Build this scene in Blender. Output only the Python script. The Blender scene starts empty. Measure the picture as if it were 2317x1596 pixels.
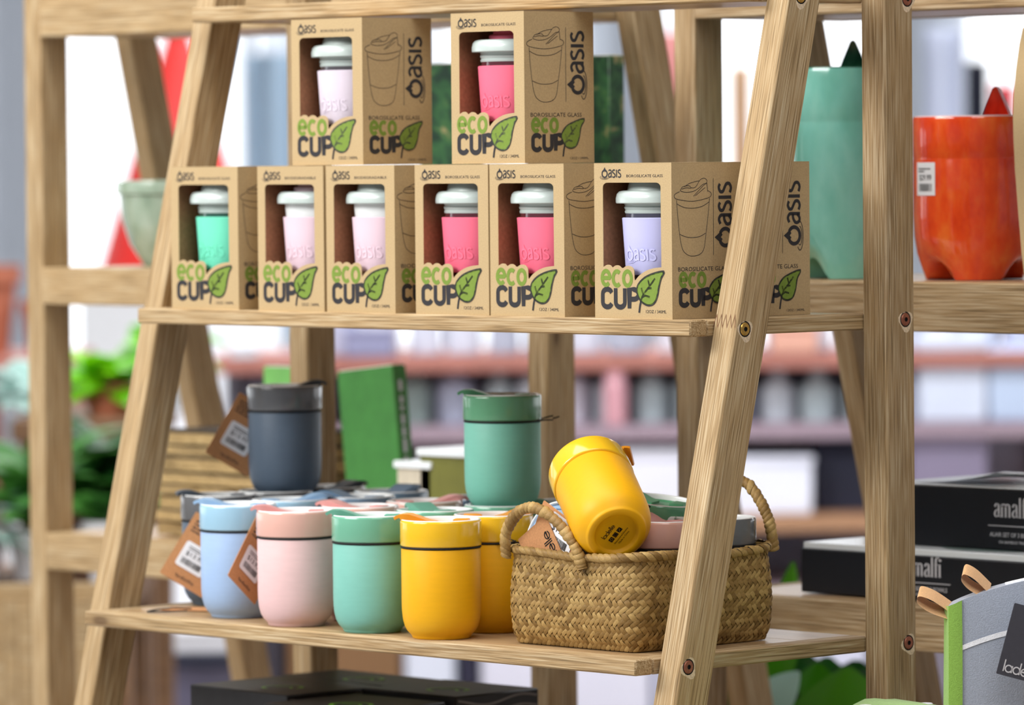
import bpy, bmesh, math, random
from mathutils import Vector, Matrix, noise
from mathutils.geometry import tessellate_polygon
random.seed(11)
S = bpy.context.scene
COL = S.collection
ZO = 1.15                       # world height of the level z = 0 used below (top of the upper shelf)

# ------------------------------------------------------------------ camera
FPX, IW, IH = 11685.556, 2317, 1596
CC = Vector((3.09605, -3.16593, 0.13567))
R_ = Vector((0.69059182, 0.7231891, -0.00896975)).normalized()
D_ = Vector((-0.72296061, 0.68991985, -0.03658615)).normalized()
U_ = R_.cross(D_).normalized()
cam = bpy.data.cameras.new('camera')
cam.sensor_width = 36.0
cam.sensor_fit = 'HORIZONTAL'
cam.lens = 36.0 * FPX / IW
cam.clip_start, cam.clip_end = 0.1, 200
cam.dof.use_dof = True
cam.dof.focus_distance = 4.46
cam.dof.aperture_fstop = 5.9
co = bpy.data.objects.new('camera', cam)
co.matrix_world = Matrix.Translation(CC + Vector((0, 0, ZO))) @ Matrix((R_, U_, -D_)).transposed().to_4x4()
COL.objects.link(co)
S.camera = co

# ------------------------------------------------------------------ world, lamps, exposure
w = bpy.data.worlds.new('daylight')
S.world = w
w.use_nodes = True
w.node_tree.nodes['Background'].inputs[0].default_value = (0.93, 0.96, 1.0, 1)
w.node_tree.nodes['Background'].inputs[1].default_value = 2.4

def area(name, loc, target, sx, sy, power, col=(1, 0.985, 0.96)):
    l = bpy.data.lights.new(name, 'AREA')
    l.shape = 'RECTANGLE'
    l.size, l.size_y, l.energy, l.color = sx, sy, power, col
    o = bpy.data.objects.new(name, l)
    o.location = Vector(loc) + Vector((0, 0, ZO))
    d = (Vector(target) - Vector(loc)).normalized()
    o.rotation_euler = d.to_track_quat('-Z', 'Y').to_euler()
    COL.objects.link(o)
area('ceiling_lamp', (-1.5, -2.9, 1.85), (-0.4, 0, -0.1), 2.6, 1.2, 152)
area('ceiling_lamp', (-0.5, -0.5, 2.5), (-0.5, 0.0, 0), 3.0, 1.0, 52)
area('ceiling_lamp', (2.2, -1.2, 2.45), (0.6, -0.2, 0), 2.0, 1.2, 44)
area('ceiling_lamp', (-2.3, 1.9, 2.45), (-3.6, 3.3, -0.2), 3.0, 1.2, 130, (0.93, 0.95, 1))
area('ceiling_lamp', (-7.5, 6.0, 2.5), (-7.5, 7.0, -1), 6.0, 3.0, 520, (0.95, 0.97, 1))
area('ceiling_lamp', (-2.5, 7.5, 2.5), (-3.5, 8.0, -1), 5.0, 3.0, 420, (0.95, 0.97, 1))
S.view_settings.view_transform = 'Standard'
S.view_settings.look = 'None'
S.view_settings.gamma = 1.0
S.view_settings.use_curve_mapping = False
S.view_settings.exposure = 0.0

# ------------------------------------------------------------------ small maths
def PX(px, py, dep):
    """point seen at photograph pixel (px, py) at the given depth"""
    return CC + (D_ + R_ * ((px - IW / 2) / FPX) - U_ * ((py - IH / 2) / FPX)) * dep
def ONZ(px, py, z):
    v = D_ + R_ * ((px - IW / 2) / FPX) - U_ * ((py - IH / 2) / FPX)
    return CC + v * ((z - CC.z) / v.z)
def ONY(px, py, Y):
    v = D_ + R_ * ((px - IW / 2) / FPX) - U_ * ((py - IH / 2) / FPX)
    return CC + v * ((Y - CC.y) / v.y)
def DEP(p): return (Vector(p) - CC).dot(D_)
T = Matrix.Translation
def RZ(a): return Matrix.Rotation(math.radians(a), 4, 'Z')
def basis(x, y, z, o):
    return Matrix.Translation(Vector(o)) @ Matrix((Vector(x), Vector(y), Vector(z))).transposed().to_4x4()
def facing(o, roll=0, yaw=0, pitch=0):
    """frame at o whose z axis points back at the viewer (x right, y up)"""
    a = math.radians(yaw)
    x = (R_ * math.cos(a) + D_ * math.sin(a))
    z = (-D_ * math.cos(a) + R_ * math.sin(a))
    y = U_.copy()
    if pitch:
        m = Matrix.Rotation(math.radians(pitch), 3, x); y = m @ y; z = m @ z
    return basis(x, y, z, o) @ RZ(roll)
def lin(r, g, b):
    f = lambda c: (c / 255 / 12.92) if c <= 10 else ((c / 255 + 0.055) / 1.055) ** 2.4
    return (f(r), f(g), f(b), 1)

# ------------------------------------------------------------------ materials
MATS = {}
def nodes(name):
    m = bpy.data.materials.new(name)
    m.use_nodes = True
    nt = m.node_tree
    return m, nt, nt.nodes['Principled BSDF']
def mat(name, rgb, rough=0.5, var=0.06, scale=40, bump=0.0, spec=0.4, coat=0.0, trans=0.0, stretch=(1, 1, 1), metal=0.0, sheen=0.0):
    if name in MATS: return MATS[name]
    m, nt, b = nodes(name)
    N, L = nt.nodes, nt.links
    c = lin(*rgb)
    tc = N.new('ShaderNodeTexCoord'); mp = N.new('ShaderNodeMapping'); mp.inputs['Scale'].default_value = stretch
    ns = N.new('ShaderNodeTexNoise'); ns.inputs['Scale'].default_value = scale; ns.inputs['Detail'].default_value = 3
    cr = N.new('ShaderNodeValToRGB')
    cr.color_ramp.elements[0].position = 0.3; cr.color_ramp.elements[1].position = 0.7
    cr.color_ramp.elements[0].color = tuple(x * (1 - var) for x in c[:3]) + (1,)
    cr.color_ramp.elements[1].color = tuple(min(1, x * (1 + var)) for x in c[:3]) + (1,)
    L.new(tc.outputs['Object'], mp.inputs[0]); L.new(mp.outputs[0], ns.inputs['Vector'])
    L.new(ns.outputs['Fac'], cr.inputs[0]); L.new(cr.outputs[0], b.inputs['Base Color'])
    b.inputs['Roughness'].default_value = rough
    b.inputs['Specular IOR Level'].default_value = spec
    b.inputs['Coat Weight'].default_value = coat
    b.inputs['Coat Roughness'].default_value = 0.06
    b.inputs['Transmission Weight'].default_value = trans
    b.inputs['Metallic'].default_value = metal
    b.inputs['Sheen Weight'].default_value = sheen
    if bump:
        bp = N.new('ShaderNodeBump'); bp.inputs['Strength'].default_value = bump; bp.inputs['Distance'].default_value = 0.002
        L.new(ns.outputs['Fac'], bp.inputs['Height']); L.new(bp.outputs[0], b.inputs['Normal'])
    MATS[name] = m
    return m

def wood(name, base, dark, wash, amount=0.5, rough=0.62, fine=1.0):
    """brushed, whitewashed timber; grain runs along each board's local X"""
    if name in MATS: return MATS[name]
    m, nt, b = nodes(name)
    N, L = nt.nodes, nt.links
    tc = N.new('ShaderNodeTexCoord'); oi = N.new('ShaderNodeObjectInfo')
    off = N.new('ShaderNodeVectorMath'); off.operation = 'SCALE'; off.inputs[0].default_value = (7.3, 3.1, 5.7)
    L.new(oi.outputs['Random'], off.inputs['Scale'])
    ad = N.new('ShaderNodeVectorMath'); ad.operation = 'ADD'
    L.new(tc.outputs['Object'], ad.inputs[0]); L.new(off.outputs[0], ad.inputs[1])
    def tex(sc, scale, det=2, dist=0.0):
        mp = N.new('ShaderNodeMapping'); mp.inputs['Scale'].default_value = sc
        n = N.new('ShaderNodeTexNoise'); n.inputs['Scale'].default_value = scale
        n.inputs['Detail'].default_value = det; n.inputs['Distortion'].default_value = dist
        L.new(ad.outputs[0], mp.inputs[0]); L.new(mp.outputs[0], n.inputs['Vector'])
        return n
    def ramp(src, stops):
        r = N.new('ShaderNodeValToRGB')
        while len(r.color_ramp.elements) < len(stops): r.color_ramp.elements.new(0.5)
        for e, (p, c) in zip(r.color_ramp.elements, stops): e.position = p; e.color = c
        L.new(src, r.inputs[0]); return r
    def mix(fac, a, c):
        x = N.new('ShaderNodeMix'); x.data_type = 'RGBA'
        if isinstance(fac, float): x.inputs['Factor'].default_value = fac
        else: L.new(fac, x.inputs['Factor'])
        for s, v in ((x.inputs['A'], a), (x.inputs['B'], c)):
            if isinstance(v, tuple): s.default_value = v
            else: L.new(v, s)
        return x.outputs['Result']
    W1, W0 = (1, 1, 1, 1), (0, 0, 0, 1)
    big = tex((3.2, 46, 46), 1.0, 3, 0.2)
    streak = tex((18, 760 * fine, 760 * fine), 1.0, 2, 0.0)
    patch = tex((7, 60, 60), 1.0, 2)
    col = ramp(big.outputs['Fac'], [(0.15, lin(*dark)), (0.5, lin(*base)), (0.9, tuple(min(1, c * 1.15) for c in lin(*base)[:3]) + (1,))]).outputs[0]
    sf = ramp(streak.outputs['Fac'], [(0.46, W0), (0.66, W1)])
    pf = ramp(patch.outputs['Fac'], [(0.30, (0.25, 0.25, 0.25, 1)), (0.66, W1)])
    mu = N.new('ShaderNodeMath'); mu.operation = 'MULTIPLY'
    L.new(sf.outputs[0], mu.inputs[0]); L.new(pf.outputs[0], mu.inputs[1])
    mu2 = N.new('ShaderNodeMath'); mu2.operation = 'MULTIPLY'; mu2.inputs[1].default_value = amount
    L.new(mu.outputs[0], mu2.inputs[0])
    col = mix(mu2.outputs[0], col, lin(*wash))
    df = ramp(streak.outputs['Fac'], [(0.30, W1), (0.46, W0)])
    mu3 = N.new('ShaderNodeMath'); mu3.operation = 'MULTIPLY'; mu3.inputs[1].default_value = 0.62
    L.new(df.outputs[0], mu3.inputs[0])
    col = mix(mu3.outputs[0], col, lin(*[c * 0.62 for c in dark]))
    # knots
    mpv = N.new('ShaderNodeMapping'); mpv.inputs['Scale'].default_value = (4.6, 13, 13)
    vo = N.new('ShaderNodeTexVoronoi'); vo.inputs['Scale'].default_value = 1.0
    L.new(ad.outputs[0], mpv.inputs[0]); L.new(mpv.outputs[0], vo.inputs['Vector'])
    kf = ramp(vo.outputs['Distance'], [(0.035, W1), (0.07, (0.35, 0.35, 0.35, 1)), (0.15, W0)])
    mu4 = N.new('ShaderNodeMath'); mu4.operation = 'MULTIPLY'; mu4.inputs[1].default_value = 0.75
    L.new(kf.outputs[0], mu4.inputs[0])
    col = mix(mu4.outputs[0], col, lin(84, 58, 38))
    L.new(col, b.inputs['Base Color'])
    b.inputs['Roughness'].default_value = rough
    b.inputs['Specular IOR Level'].default_value = 0.3
    bp = N.new('ShaderNodeBump'); bp.inputs['Strength'].default_value = 0.5; bp.inputs['Distance'].default_value = 0.0012
    L.new(streak.outputs['Fac'], bp.inputs['Height']); L.new(bp.outputs[0], b.inputs['Normal'])
    MATS[name] = m
    return m

WOOD = wood('whitewashed_acacia', (172, 143, 102), (150, 121, 82), (220, 204, 172), 0.60)
WOODB = wood('brown_brushed_acacia', (160, 132, 94), (132, 105, 72), (212, 196, 166), 0.60)
WOODT = wood('shelf_top_timber', (178, 146, 106), (150, 118, 82), (216, 198, 168), 0.30, 0.30)
KRAFT = mat('kraft_card', (190, 165, 125), 0.82, 0.09, 900, spec=0.15)
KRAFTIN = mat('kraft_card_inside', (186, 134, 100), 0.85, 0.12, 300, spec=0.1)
INK = mat('dark_grey_ink', (58, 57, 60), 0.75, 0.04, 200, spec=0.15)
GREENINK = mat('leaf_green_ink', (122, 146, 64), 0.75, 0.06, 300, spec=0.15)
LIDGREY = mat('pale_grey_plastic', (190, 202, 198), 0.22, 0.02, 60, spec=0.5)
BLACKEL = mat('black_elastic', (22, 22, 24), 0.7, 0.1, 600)
WHITEGL = mat('white_glaze', (240, 242, 242), 0.12, 0.02, 50, spec=0.6)
TAGK = mat('tag_card', (196, 142, 98), 0.8, 0.1, 500, spec=0.15)
STICK = mat('white_sticker', (240, 240, 244), 0.45, 0.02, 100)
BLACK = mat('black_ink', (20, 20, 22), 0.6, 0.03, 100, spec=0.2)
WHITEINK = mat('white_ink', (214, 214, 220), 0.6, 0.03, 100, spec=0.2)

# ------------------------------------------------------------------ object helpers
WM = {}
def put(name, me, mats, parent=None, Mw=None, label=None, cat=None, group=None, kind=None):
    """link a mesh (or None for an Empty) with world matrix Mw; parts are parented"""
    o = bpy.data.objects.new(name, me)
    COL.objects.link(o)
    Mw = Mw or Matrix()
    WM[o.name] = Mw.copy()
    if parent is not None:
        o.parent = parent
        o.matrix_local = WM[parent.name].inverted() @ Mw
    else:
        o.matrix_world = T((0, 0, ZO)) @ Mw
    if me is not None and mats is not None:
        for m in (mats if isinstance(mats, (list, tuple)) else [mats]):
            if len(me.materials) < (len(mats) if isinstance(mats, (list, tuple)) else 1): me.materials.append(m)
    if label: o['label'] = label
    if cat: o['category'] = cat
    if group: o['group'] = group
    if kind: o['kind'] = kind
    return o
def thing(name, label, cat, Mw, group=None):
    return put(name, None, None, None, Mw if isinstance(Mw, Matrix) else T(Vector(Mw)), label, cat, group)
def mesh(name, verts, faces, smooth=None, mi=None):
    me = bpy.data.meshes.new(name)
    me.from_pydata([tuple(v) for v in verts], [], faces)
    if mi: 
        for p, i in zip(me.polygons, mi): p.material_index = i
    if smooth is not None:
        me.shade_smooth()
        me.set_sharp_from_angle(angle=math.radians(smooth))
    me.update()
    return me
def from_bm(name, bm, smooth=None):
    me = bpy.data.meshes.new(name)
    bmesh.ops.recalc_face_normals(bm, faces=bm.faces)
    bm.to_mesh(me); bm.free()
    if smooth is not None:
        me.shade_smooth(); me.set_sharp_from_angle(angle=math.radians(smooth))
    return me
BOXC = {}
def boxmesh(sx, sy, sz, bev=0.0, org=(0, 0, 0), seg=1):
    """box from org to org + size, edges bevelled"""
    k = (round(sx, 5), round(sy, 5), round(sz, 5), bev, org, seg)
    bm = bmesh.new()
    bmesh.ops.create_cube(bm, size=1)
    for v in bm.verts:
        v.co = Vector(((v.co.x + 0.5) * sx, (v.co.y + 0.5) * sy, (v.co.z + 0.5) * sz)) + Vector(org)
    if bev: bmesh.ops.bevel(bm, geom=list(bm.edges), offset=bev, segments=seg, affect='EDGES', profile=0.6)
    return from_bm('box', bm, 40 if bev else None)
def board(name, p0, p1, w, h, m, parent, wdir=(0, 1, 0), bev=0.0015):
    """timber of length p0-p1; p0/p1 lie on one long edge, w along wdir, h along (x cross w)"""
    p0, p1 = Vector(p0), Vector(p1)
    x = (p1 - p0).normalized()
    y = Vector(wdir); y = (y - x * y.dot(x)).normalized()
    z = x.cross(y)
    return put(name, boxmesh((p1 - p0).length, w, h, bev), m, parent, basis(x, y, z, p0))
def lathe(prof, seg=48, smooth=38, jit=0.0):
    V, F = [], []
    rings = []
    for r, z in prof:
        if r < 1e-6:
            rings.append([len(V)]); V.append((0, 0, z))
        else:
            rings.append(list(range(len(V), len(V) + seg)))
            for i in range(seg):
                a = 2 * math.pi * i / seg
                V.append((r * math.cos(a), r * math.sin(a), z))
    for a, b in zip(rings, rings[1:]):
        for i in range(seg):
            j = (i + 1) % seg
            if len(a) == 1 and len(b) == 1: continue
            if len(a) == 1: F.append((a[0], b[j], b[i]))
            elif len(b) == 1: F.append((a[i], a[j], b[0]))
            else: F.append((a[i], a[j], b[j], b[i]))
    return mesh('lathe', V, F, smooth)
def rnd(prof, n=4):
    """round the inner corners of a lathe profile with short chamfers"""
    out = [prof[0]]
    for a, b, c in zip(prof, prof[1:], prof[2:]):
        out.append(b)
    out.append(prof[-1])
    return out
def arc(cx, cy, rx, ry, a0, a1, n=14):
    return [(cx + rx * math.cos(math.radians(a0 + (a1 - a0) * i / n)), cy + ry * math.sin(math.radians(a0 + (a1 - a0) * i / n))) for i in range(n + 1)]
def smooth_path(pts, n=5, closed=False):
    P = [Vector(p) for p in pts]
    out = []
    N = len(P)
    rng = range(N if closed else N - 1)
    for i in rng:
        g = lambda k: P[k % N] if closed else P[max(0, min(N - 1, k))]
        a, b, c, d = g(i - 1), g(i), g(i + 1), g(i + 2)
        for k in range(n):
            t = k / n
            out.append(0.5 * (2 * b + (c - a) * t + (2 * a - 5 * b + 4 * c - d) * t * t + (3 * b - a - 3 * c + d) * t ** 3))
    if not closed: out.append(P[-1])
    return out
def tube(path, r, seg=10, twist=0.0, lobes=0, amp=0.0, closed=False, smooth=60):
    P = [Vector(p) for p in path]
    V, F = [], []
    n = len(P)
    ref = Vector((0.13, 0.31, 0.94)).normalized()
    L = 0
    for i, p in enumerate(P):
        t = ((P[(i + 1) % n] if closed or i < n - 1 else p) - (P[i - 1] if closed or i > 0 else p)).normalized()
        if i: L += (p - P[i - 1]).length
        b = t.cross(ref)
        if b.length < 0.05: b = t.cross(Vector((1, 0, 0)))
        b.normalize(); c = b.cross(t)
        rr = r(i / (n - 1)) if callable(r) else r
        for k in range(seg):
            a = 2 * math.pi * k / seg
            f = 1.0
            if lobes:
                ph = (lobes * a + twist * L) / (2 * math.pi) % 1.0
                f = 1 + amp * (1 - abs(2 * ph - 1)) ** 0.6 - amp * 0.6
            V.append(p + (b * math.cos(a) + c * math.sin(a)) * rr * f)
    m = n if closed else n - 1
    for i in range(m):
        for k in range(seg):
            k2 = (k + 1) % seg; i2 = (i + 1) % n
            F.append((i * seg + k, i * seg + k2, i2 * seg + k2, i2 * seg + k))
    if not closed:
        F.append(tuple(range(seg))[::-1]); F.append(tuple((n - 1) * seg + k for k in range(seg)))
    return mesh('tube', V, F, smooth)
def plate(loops, thick, to3):
    """flat sheet with holes: loops of (x, y); to3(x, y, d) gives the 3-D point, d = depth below the face"""
    flat = [p for l in loops for p in l]
    tri = tessellate_polygon([[Vector((x, y, 0)) for x, y in l] for l in loops])
    n = len(flat)
    V = [to3(x, y, 0) for x, y in flat] + [to3(x, y, thick) for x, y in flat]
    F = [tuple(t) for t in tri] + [tuple(i + n for i in t[::-1]) for t in tri]
    s = 0
    for l in loops:
        k = len(l)
        for i in range(k):
            a, b = s + i, s + (i + 1) % k
            F.append((a, b, b + n, a + n))
        s += k
    bm = bmesh.new()
    vs = [bm.verts.new(v) for v in V]
    for f in F:
        try: bm.faces.new([vs[i] for i in f])
        except ValueError: pass
    return from_bm('plate', bm)
def grid_mesh(nu, nv, fn, smooth=50):
    V = [fn(i / (nu - 1), j / (nv - 1)) for j in range(nv) for i in range(nu)]
    F = [(j * nu + i, j * nu + i + 1, (j + 1) * nu + i + 1, (j + 1) * nu + i) for j in range(nv - 1) for i in range(nu - 1)]
    return mesh('grid', V, F, smooth)

# ------------------------------------------------------------------ flat print: ribbons, filled shapes and lettering
TXT = {}
def text2d(s):
    """outline text as (verts, faces, width, height) with the built-in font"""
    if s in TXT: return TXT[s]
    cu = bpy.data.curves.new('lettering', 'FONT')
    cu.body = s; cu.resolution_u = 2; cu.fill_mode = 'FRONT'
    o = bpy.data.objects.new('lettering', cu)
    COL.objects.link(o)
    dg = bpy.context.evaluated_depsgraph_get()
    me = bpy.data.meshes.new_from_object(o.evaluated_get(dg))
    V = [(v.co.x, v.co.y) for v in me.vertices]; F = [tuple(p.vertices) for p in me.polygons]
    bpy.data.objects.remove(o); bpy.data.curves.remove(cu); bpy.data.meshes.remove(me)
    x0 = min(v[0] for v in V); x1 = max(v[0] for v in V); y0 = min(v[1] for v in V); y1 = max(v[1] for v in V)
    TXT[s] = ([((x - x0), (y - y0)) for x, y in V], F, x1 - x0, y1 - y0)
    return TXT[s]
class Print:
    def __init__(s): s.V, s.F, s.M = [], [], []
    def face(s, pts, faces, m):
        b = len(s.V); s.V += [tuple(p)[:2] for p in pts]
        for f in faces: s.F.append(tuple(b + i for i in f)); s.M.append(m)
    def poly(s, pts, m=0):
        t = tessellate_polygon([[Vector((p[0], p[1], 0)) for p in pts]])
        s.face(pts, [tuple(x) for x in t], m)
    def line(s, pts, w, m=0, closed=False, wmin=None):
        P = [Vector((p[0], p[1])) for p in pts]
        n = len(P); V = []
        for i in range(n):
            a = P[i - 1] if (closed or i) else P[i]
            c = P[(i + 1) % n] if (closed or i < n - 1) else P[i]
            t = (c - a)
            if t.length < 1e-9: t = Vector((1, 0))
            t.normalize(); nn = Vector((-t.y, t.x))
            k = 1.0
            if 0 < i < n - 1 or closed:
                e1 = (P[i] - P[i - 1]); e2 = (P[(i + 1) % n] - P[i])
                if e1.length > 1e-9 and e2.length > 1e-9:
                    cs = max(0.4, math.sqrt(max(0.0, (1 + e1.normalized().dot(e2.normalized())) / 2))); k = 1 / cs
            ww = w if wmin is None else wmin + (w - wmin) * abs(t.y) ** 1.5
            V += [P[i] + nn * ww / 2 * k, P[i] - nn * ww / 2 * k]
        F = []
        for i in range(n if closed else n - 1):
            j = (i + 1) % n
            F.append((2 * i, 2 * i + 1, 2 * j + 1, 2 * j))
        s.face(V, F, m)
    def text(s, str_, x, y, w, h, m=0, rot=0):
        V, F, tw, th = text2d(str_)
        a = math.radians(rot); ca, sa = math.cos(a), math.sin(a)
        s.face([(x + (vx / tw * w) * ca - (vy / th * h) * sa, y + (vx / tw * w) * sa + (vy / th * h) * ca) for vx, vy in V], F, m)
    def dashes(s, x, y, w, h, m=0, seed=1):
        rg = random.Random(seed); u = 0.0
        while u < 1:
            k = rg.uniform(0.03, 0.10); e = min(1, u + k)
            s.poly([(x + u * w, y), (x + e * w, y), (x + e * w, y + h), (x + u * w, y + h)], m); u = e + rg.uniform(0.012, 0.035)
    def glyphs(s, items, x, y, sx, sy, w, m=0, rot=0, wmin=None):
        """items: list of (advance, [(points, closed)]) in unit boxes"""
        a = math.radians(rot); ca, sa = math.cos(a), math.sin(a)
        cur = 0
        for adv, strokes in items:
            for pts, cl in strokes:
                q = [((p[0] + cur) * sx, p[1] * sy) for p in pts]
                s.line([(x + px * ca - py * sa, y + px * sa + py * ca) for px, py in q], w, m, cl, wmin)
            cur += adv
    def mesh(s, to3):
        me = mesh('print', [to3(x, y) for x, y in s.V], s.F, None, s.M)
        return me

CIRC = lambda cx, cy, rx, ry, n=20: arc(cx, cy, rx, ry, 0, 360 * (n - 1) / n, n - 1)
SP = lambda pts: [(v.x, v.y) for v in smooth_path([Vector((p[0], p[1])) for p in pts], 5)]
GL = {  # heavy rounded grotesque used on the boxes
 'e': (0.70, [([(0.07, 0.52), (0.55, 0.52)] + arc(0.30, 0.52, 0.25, 0.46, 0, 318), False)]),
 'c': (0.66, [(arc(0.30, 0.5, 0.25, 0.46, 48, 312), False)]),
 'o': (0.68, [(CIRC(0.30, 0.5, 0.25, 0.46), True)]),
 'C': (0.74, [(arc(0.29, 0.72, 0.26, 0.26, 15, 180, 8) + arc(0.29, 0.28, 0.26, 0.26, 180, 345, 8), False)]),
 'U': (0.78, [([(0.03, 1.04)] + arc(0.29, 0.28, 0.26, 0.26, 180, 360, 10) + [(0.55, 1.04)], False)]),
 'P': (0.74, [([(0.03, -0.04), (0.03, 0.98), (0.29, 0.98)] + arc(0.29, 0.72, 0.26, 0.26, 80, -80, 8) + [(0.29, 0.46), (0.03, 0.46)], False)]),
}
AS = {  # humanist letters of the cup logo
 'a': (0.62, [(SP([(0.07, 0.86), (0.28, 0.97), (0.46, 0.84), (0.48, 0.6)]) + [(0.48, 0.0)], False), (SP([(0.48, 0.57), (0.25, 0.54), (0.06, 0.34), (0.12, 0.08), (0.30, 0.05), (0.48, 0.24)]), False)]),
 's': (0.56, [(SP([(0.44, 0.88), (0.28, 0.97), (0.09, 0.86), (0.09, 0.66), (0.27, 0.52), (0.44, 0.37), (0.44, 0.14), (0.25, 0.02), (0.04, 0.11)]), False)]),
 'i': (0.30, [([(0.12, 0.0), (0.12, 1.0)], False)]),
}
LA = {  # thin geometric letters
 'l': (0.22, [([(0.08, 0.0), (0.08, 1.5)], False)]),
 'a': (0.92, [(CIRC(0.42, 0.45, 0.38, 0.43), True), ([(0.80, 0.0), (0.80, 0.9)], False)]),
 'd': (0.92, [(CIRC(0.42, 0.45, 0.38, 0.43), True), ([(0.80, 0.0), (0.80, 1.5)], False)]),
 'e': (0.90, [([(0.04, 0.47), (0.80, 0.47)] + arc(0.42, 0.45, 0.38, 0.43, 3, 325, 20), False)]),
}
AM = {  # contrasted serif letters
 'a': (0.66, [(SP([(0.08, 0.76), (0.2, 0.98), (0.42, 0.92), (0.46, 0.7)]) + [(0.46, 0.14), (0.6, 0.02)], False), (SP([(0.46, 0.58), (0.2, 0.5), (0.06, 0.25), (0.16, 0.03), (0.34, 0.06), (0.46, 0.22)]), False)]),
 'm': (1.14, [([(0.12, 0), (0.12, 0.97)], False), (SP([(0.12, 0.75), (0.28, 0.97), (0.46, 0.9), (0.5, 0.7)]) + [(0.5, 0.0)], False), (SP([(0.5, 0.75), (0.66, 0.97), (0.84, 0.9), (0.88, 0.7)]) + [(0.88, 0.0)], False), ([(0.0, 0.01), (0.24, 0.01)], False), ([(0.38, 0.01), (0.62, 0.01)], False), ([(0.76, 0.01), (1.02, 0.01)], False)]),
 'l': (0.36, [([(0.14, 0), (0.14, 1.5)], False), ([(0.02, 0.01), (0.28, 0.01)], False)]),
 'f': (0.40, [(SP([(0.5, 1.42), (0.36, 1.5), (0.2, 1.38), (0.16, 1.1)]) + [(0.16, 0)], False), ([(0.0, 0.95), (0.4, 0.95)], False), ([(0.04, 0.01), (0.3, 0.01)], False)]),
 'i': (0.36, [([(0.16, 0), (0.16, 0.97)], False), ([(0.04, 0.01), (0.3, 0.01)], False), (CIRC(0.2, 1.28, 0.05, 0.06, 8), True)]),
}
def word(G, s): return [G[c] for c in s]
def oasis(p, x, y, h, m=0, rot=0, w=None, st=1.28):
    """droplet-O logo, x-height h, anchored at the O's left foot"""
    w = w or h * 0.17
    a = math.radians(rot); ca, sa = math.cos(a), math.sin(a)
    tr = lambda q: [(x + (u * st * ca - v * sa) * h, y + (u * st * sa + v * ca) * h) for u, v in q]
    p.line(tr(arc(0.42, 0.48, 0.36, 0.46, 118, 422, 26)), w * 1.15, m)
    p.poly(tr([(0.42, 1.32), (0.30, 1.08), (0.22, 0.94), (0.24, 0.80), (0.34, 0.70), (0.42, 0.84), (0.52, 0.70), (0.62, 0.80), (0.62, 0.94), (0.54, 1.08)]), m)
    for k, (rx, ry) in enumerate(((0.40, 0.16), (0.62, 0.26))):
        p.line(tr(arc(0.40, 0.02, rx, ry, 150 - 12 * k, 372, 20)), h * 0.05, m)
    p.glyphs(word(AS, 'asis'), x + (0.92 * st * ca) * h, y + (0.92 * st * sa) * h, h * 0.92 * st, h, w, m, rot)

# ------------------------------------------------------------------ the room
FLOORM = mat('grey_floor_tile', (186, 184, 182), 0.35, 0.05, 3)
WALLM = mat('white_plaster', (240, 241, 243), 0.8, 0.02, 4)
def struct(name, me, m, Mw=None, parent=None):
    return put(name, me, m, parent, Mw, kind=None if parent else 'structure')
FZ = -ZO
struct('floor', boxmesh(30, 30, 0.1, 0, (-20, -9, FZ - 0.1)), FLOORM)
struct('ceiling', boxmesh(30, 30, 0.1, 0, (-20, -9, 2.62)), WALLM)
struct('wall_front', boxmesh(30, 0.2, 3.9, 0, (-20, -9.2, FZ - 0.05)), WALLM)
struct('wall_right', boxmesh(0.2, 30, 3.9, 0, (10, -9, FZ - 0.05)), WALLM)
# glazed shop front opposite the camera: low wall, columns and glass
def pane_glass():
    m, nt, b = nodes('window_glass')
    N, L = nt.nodes, nt.links
    t = N.new('ShaderNodeBsdfTransparent'); g = N.new('ShaderNodeBsdfGlossy'); g.inputs['Roughness'].default_value = 0.03
    fr = N.new('ShaderNodeFresnel'); fr.inputs['IOR'].default_value = 1.3
    mx = N.new('ShaderNodeMixShader'); L.new(fr.outputs[0], mx.inputs[0]); L.new(t.outputs[0], mx.inputs[1]); L.new(g.outputs[0], mx.inputs[2])
    L.new(mx.outputs[0], N['Material Output'].inputs['Surface'])
    return m
GLASS = pane_glass()
COLM = mat('pale_grey_column', (196, 202, 212), 0.6, 0.03, 3)
def glazed(name, p0, p1, n, wn):
    p0, p1 = Vector(p0), Vector(p1)
    x = (p1 - p0).normalized(); L = (p1 - p0).length
    M = basis(x, Vector((0, 0, 1)).cross(x), (0, 0, 1), p0)
    wl = struct(name, boxmesh(L, 0.2, 0.25, 0, (0, 0, FZ)), WALLM, M)
    for i in range(n + 1):
        put('column', boxmesh(0.34, 0.34, 3.9, 0.01, (i * L / n - 0.17, -0.05, FZ)), COLM, wl, M)
    put('lintel', boxmesh(L, 0.22, 0.5, 0, (0, 0, 2.15)), WALLM, wl, M)
    for i in range(n):
        g = struct('window_%d' % (wn + i), boxmesh(L / n - 0.34, 0.012, 3.05, 0, (i * L / n + 0.17, 0.06, FZ + 0.25)), GLASS, M)
        for k in range(1, 3):
            put('mullion', boxmesh(0.05, 0.06, 3.05, 0, (i * L / n + 0.17 + k * (L / n - 0.34) / 3, 0.03, FZ + 0.25)), COLM, g, M)
glazed('wall_back', (-20, 17, 0), (10, 17, 0), 6, 1)
glazed('wall_left', (-17, -9, 0), (-17, 17, 0), 6, 9)

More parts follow.
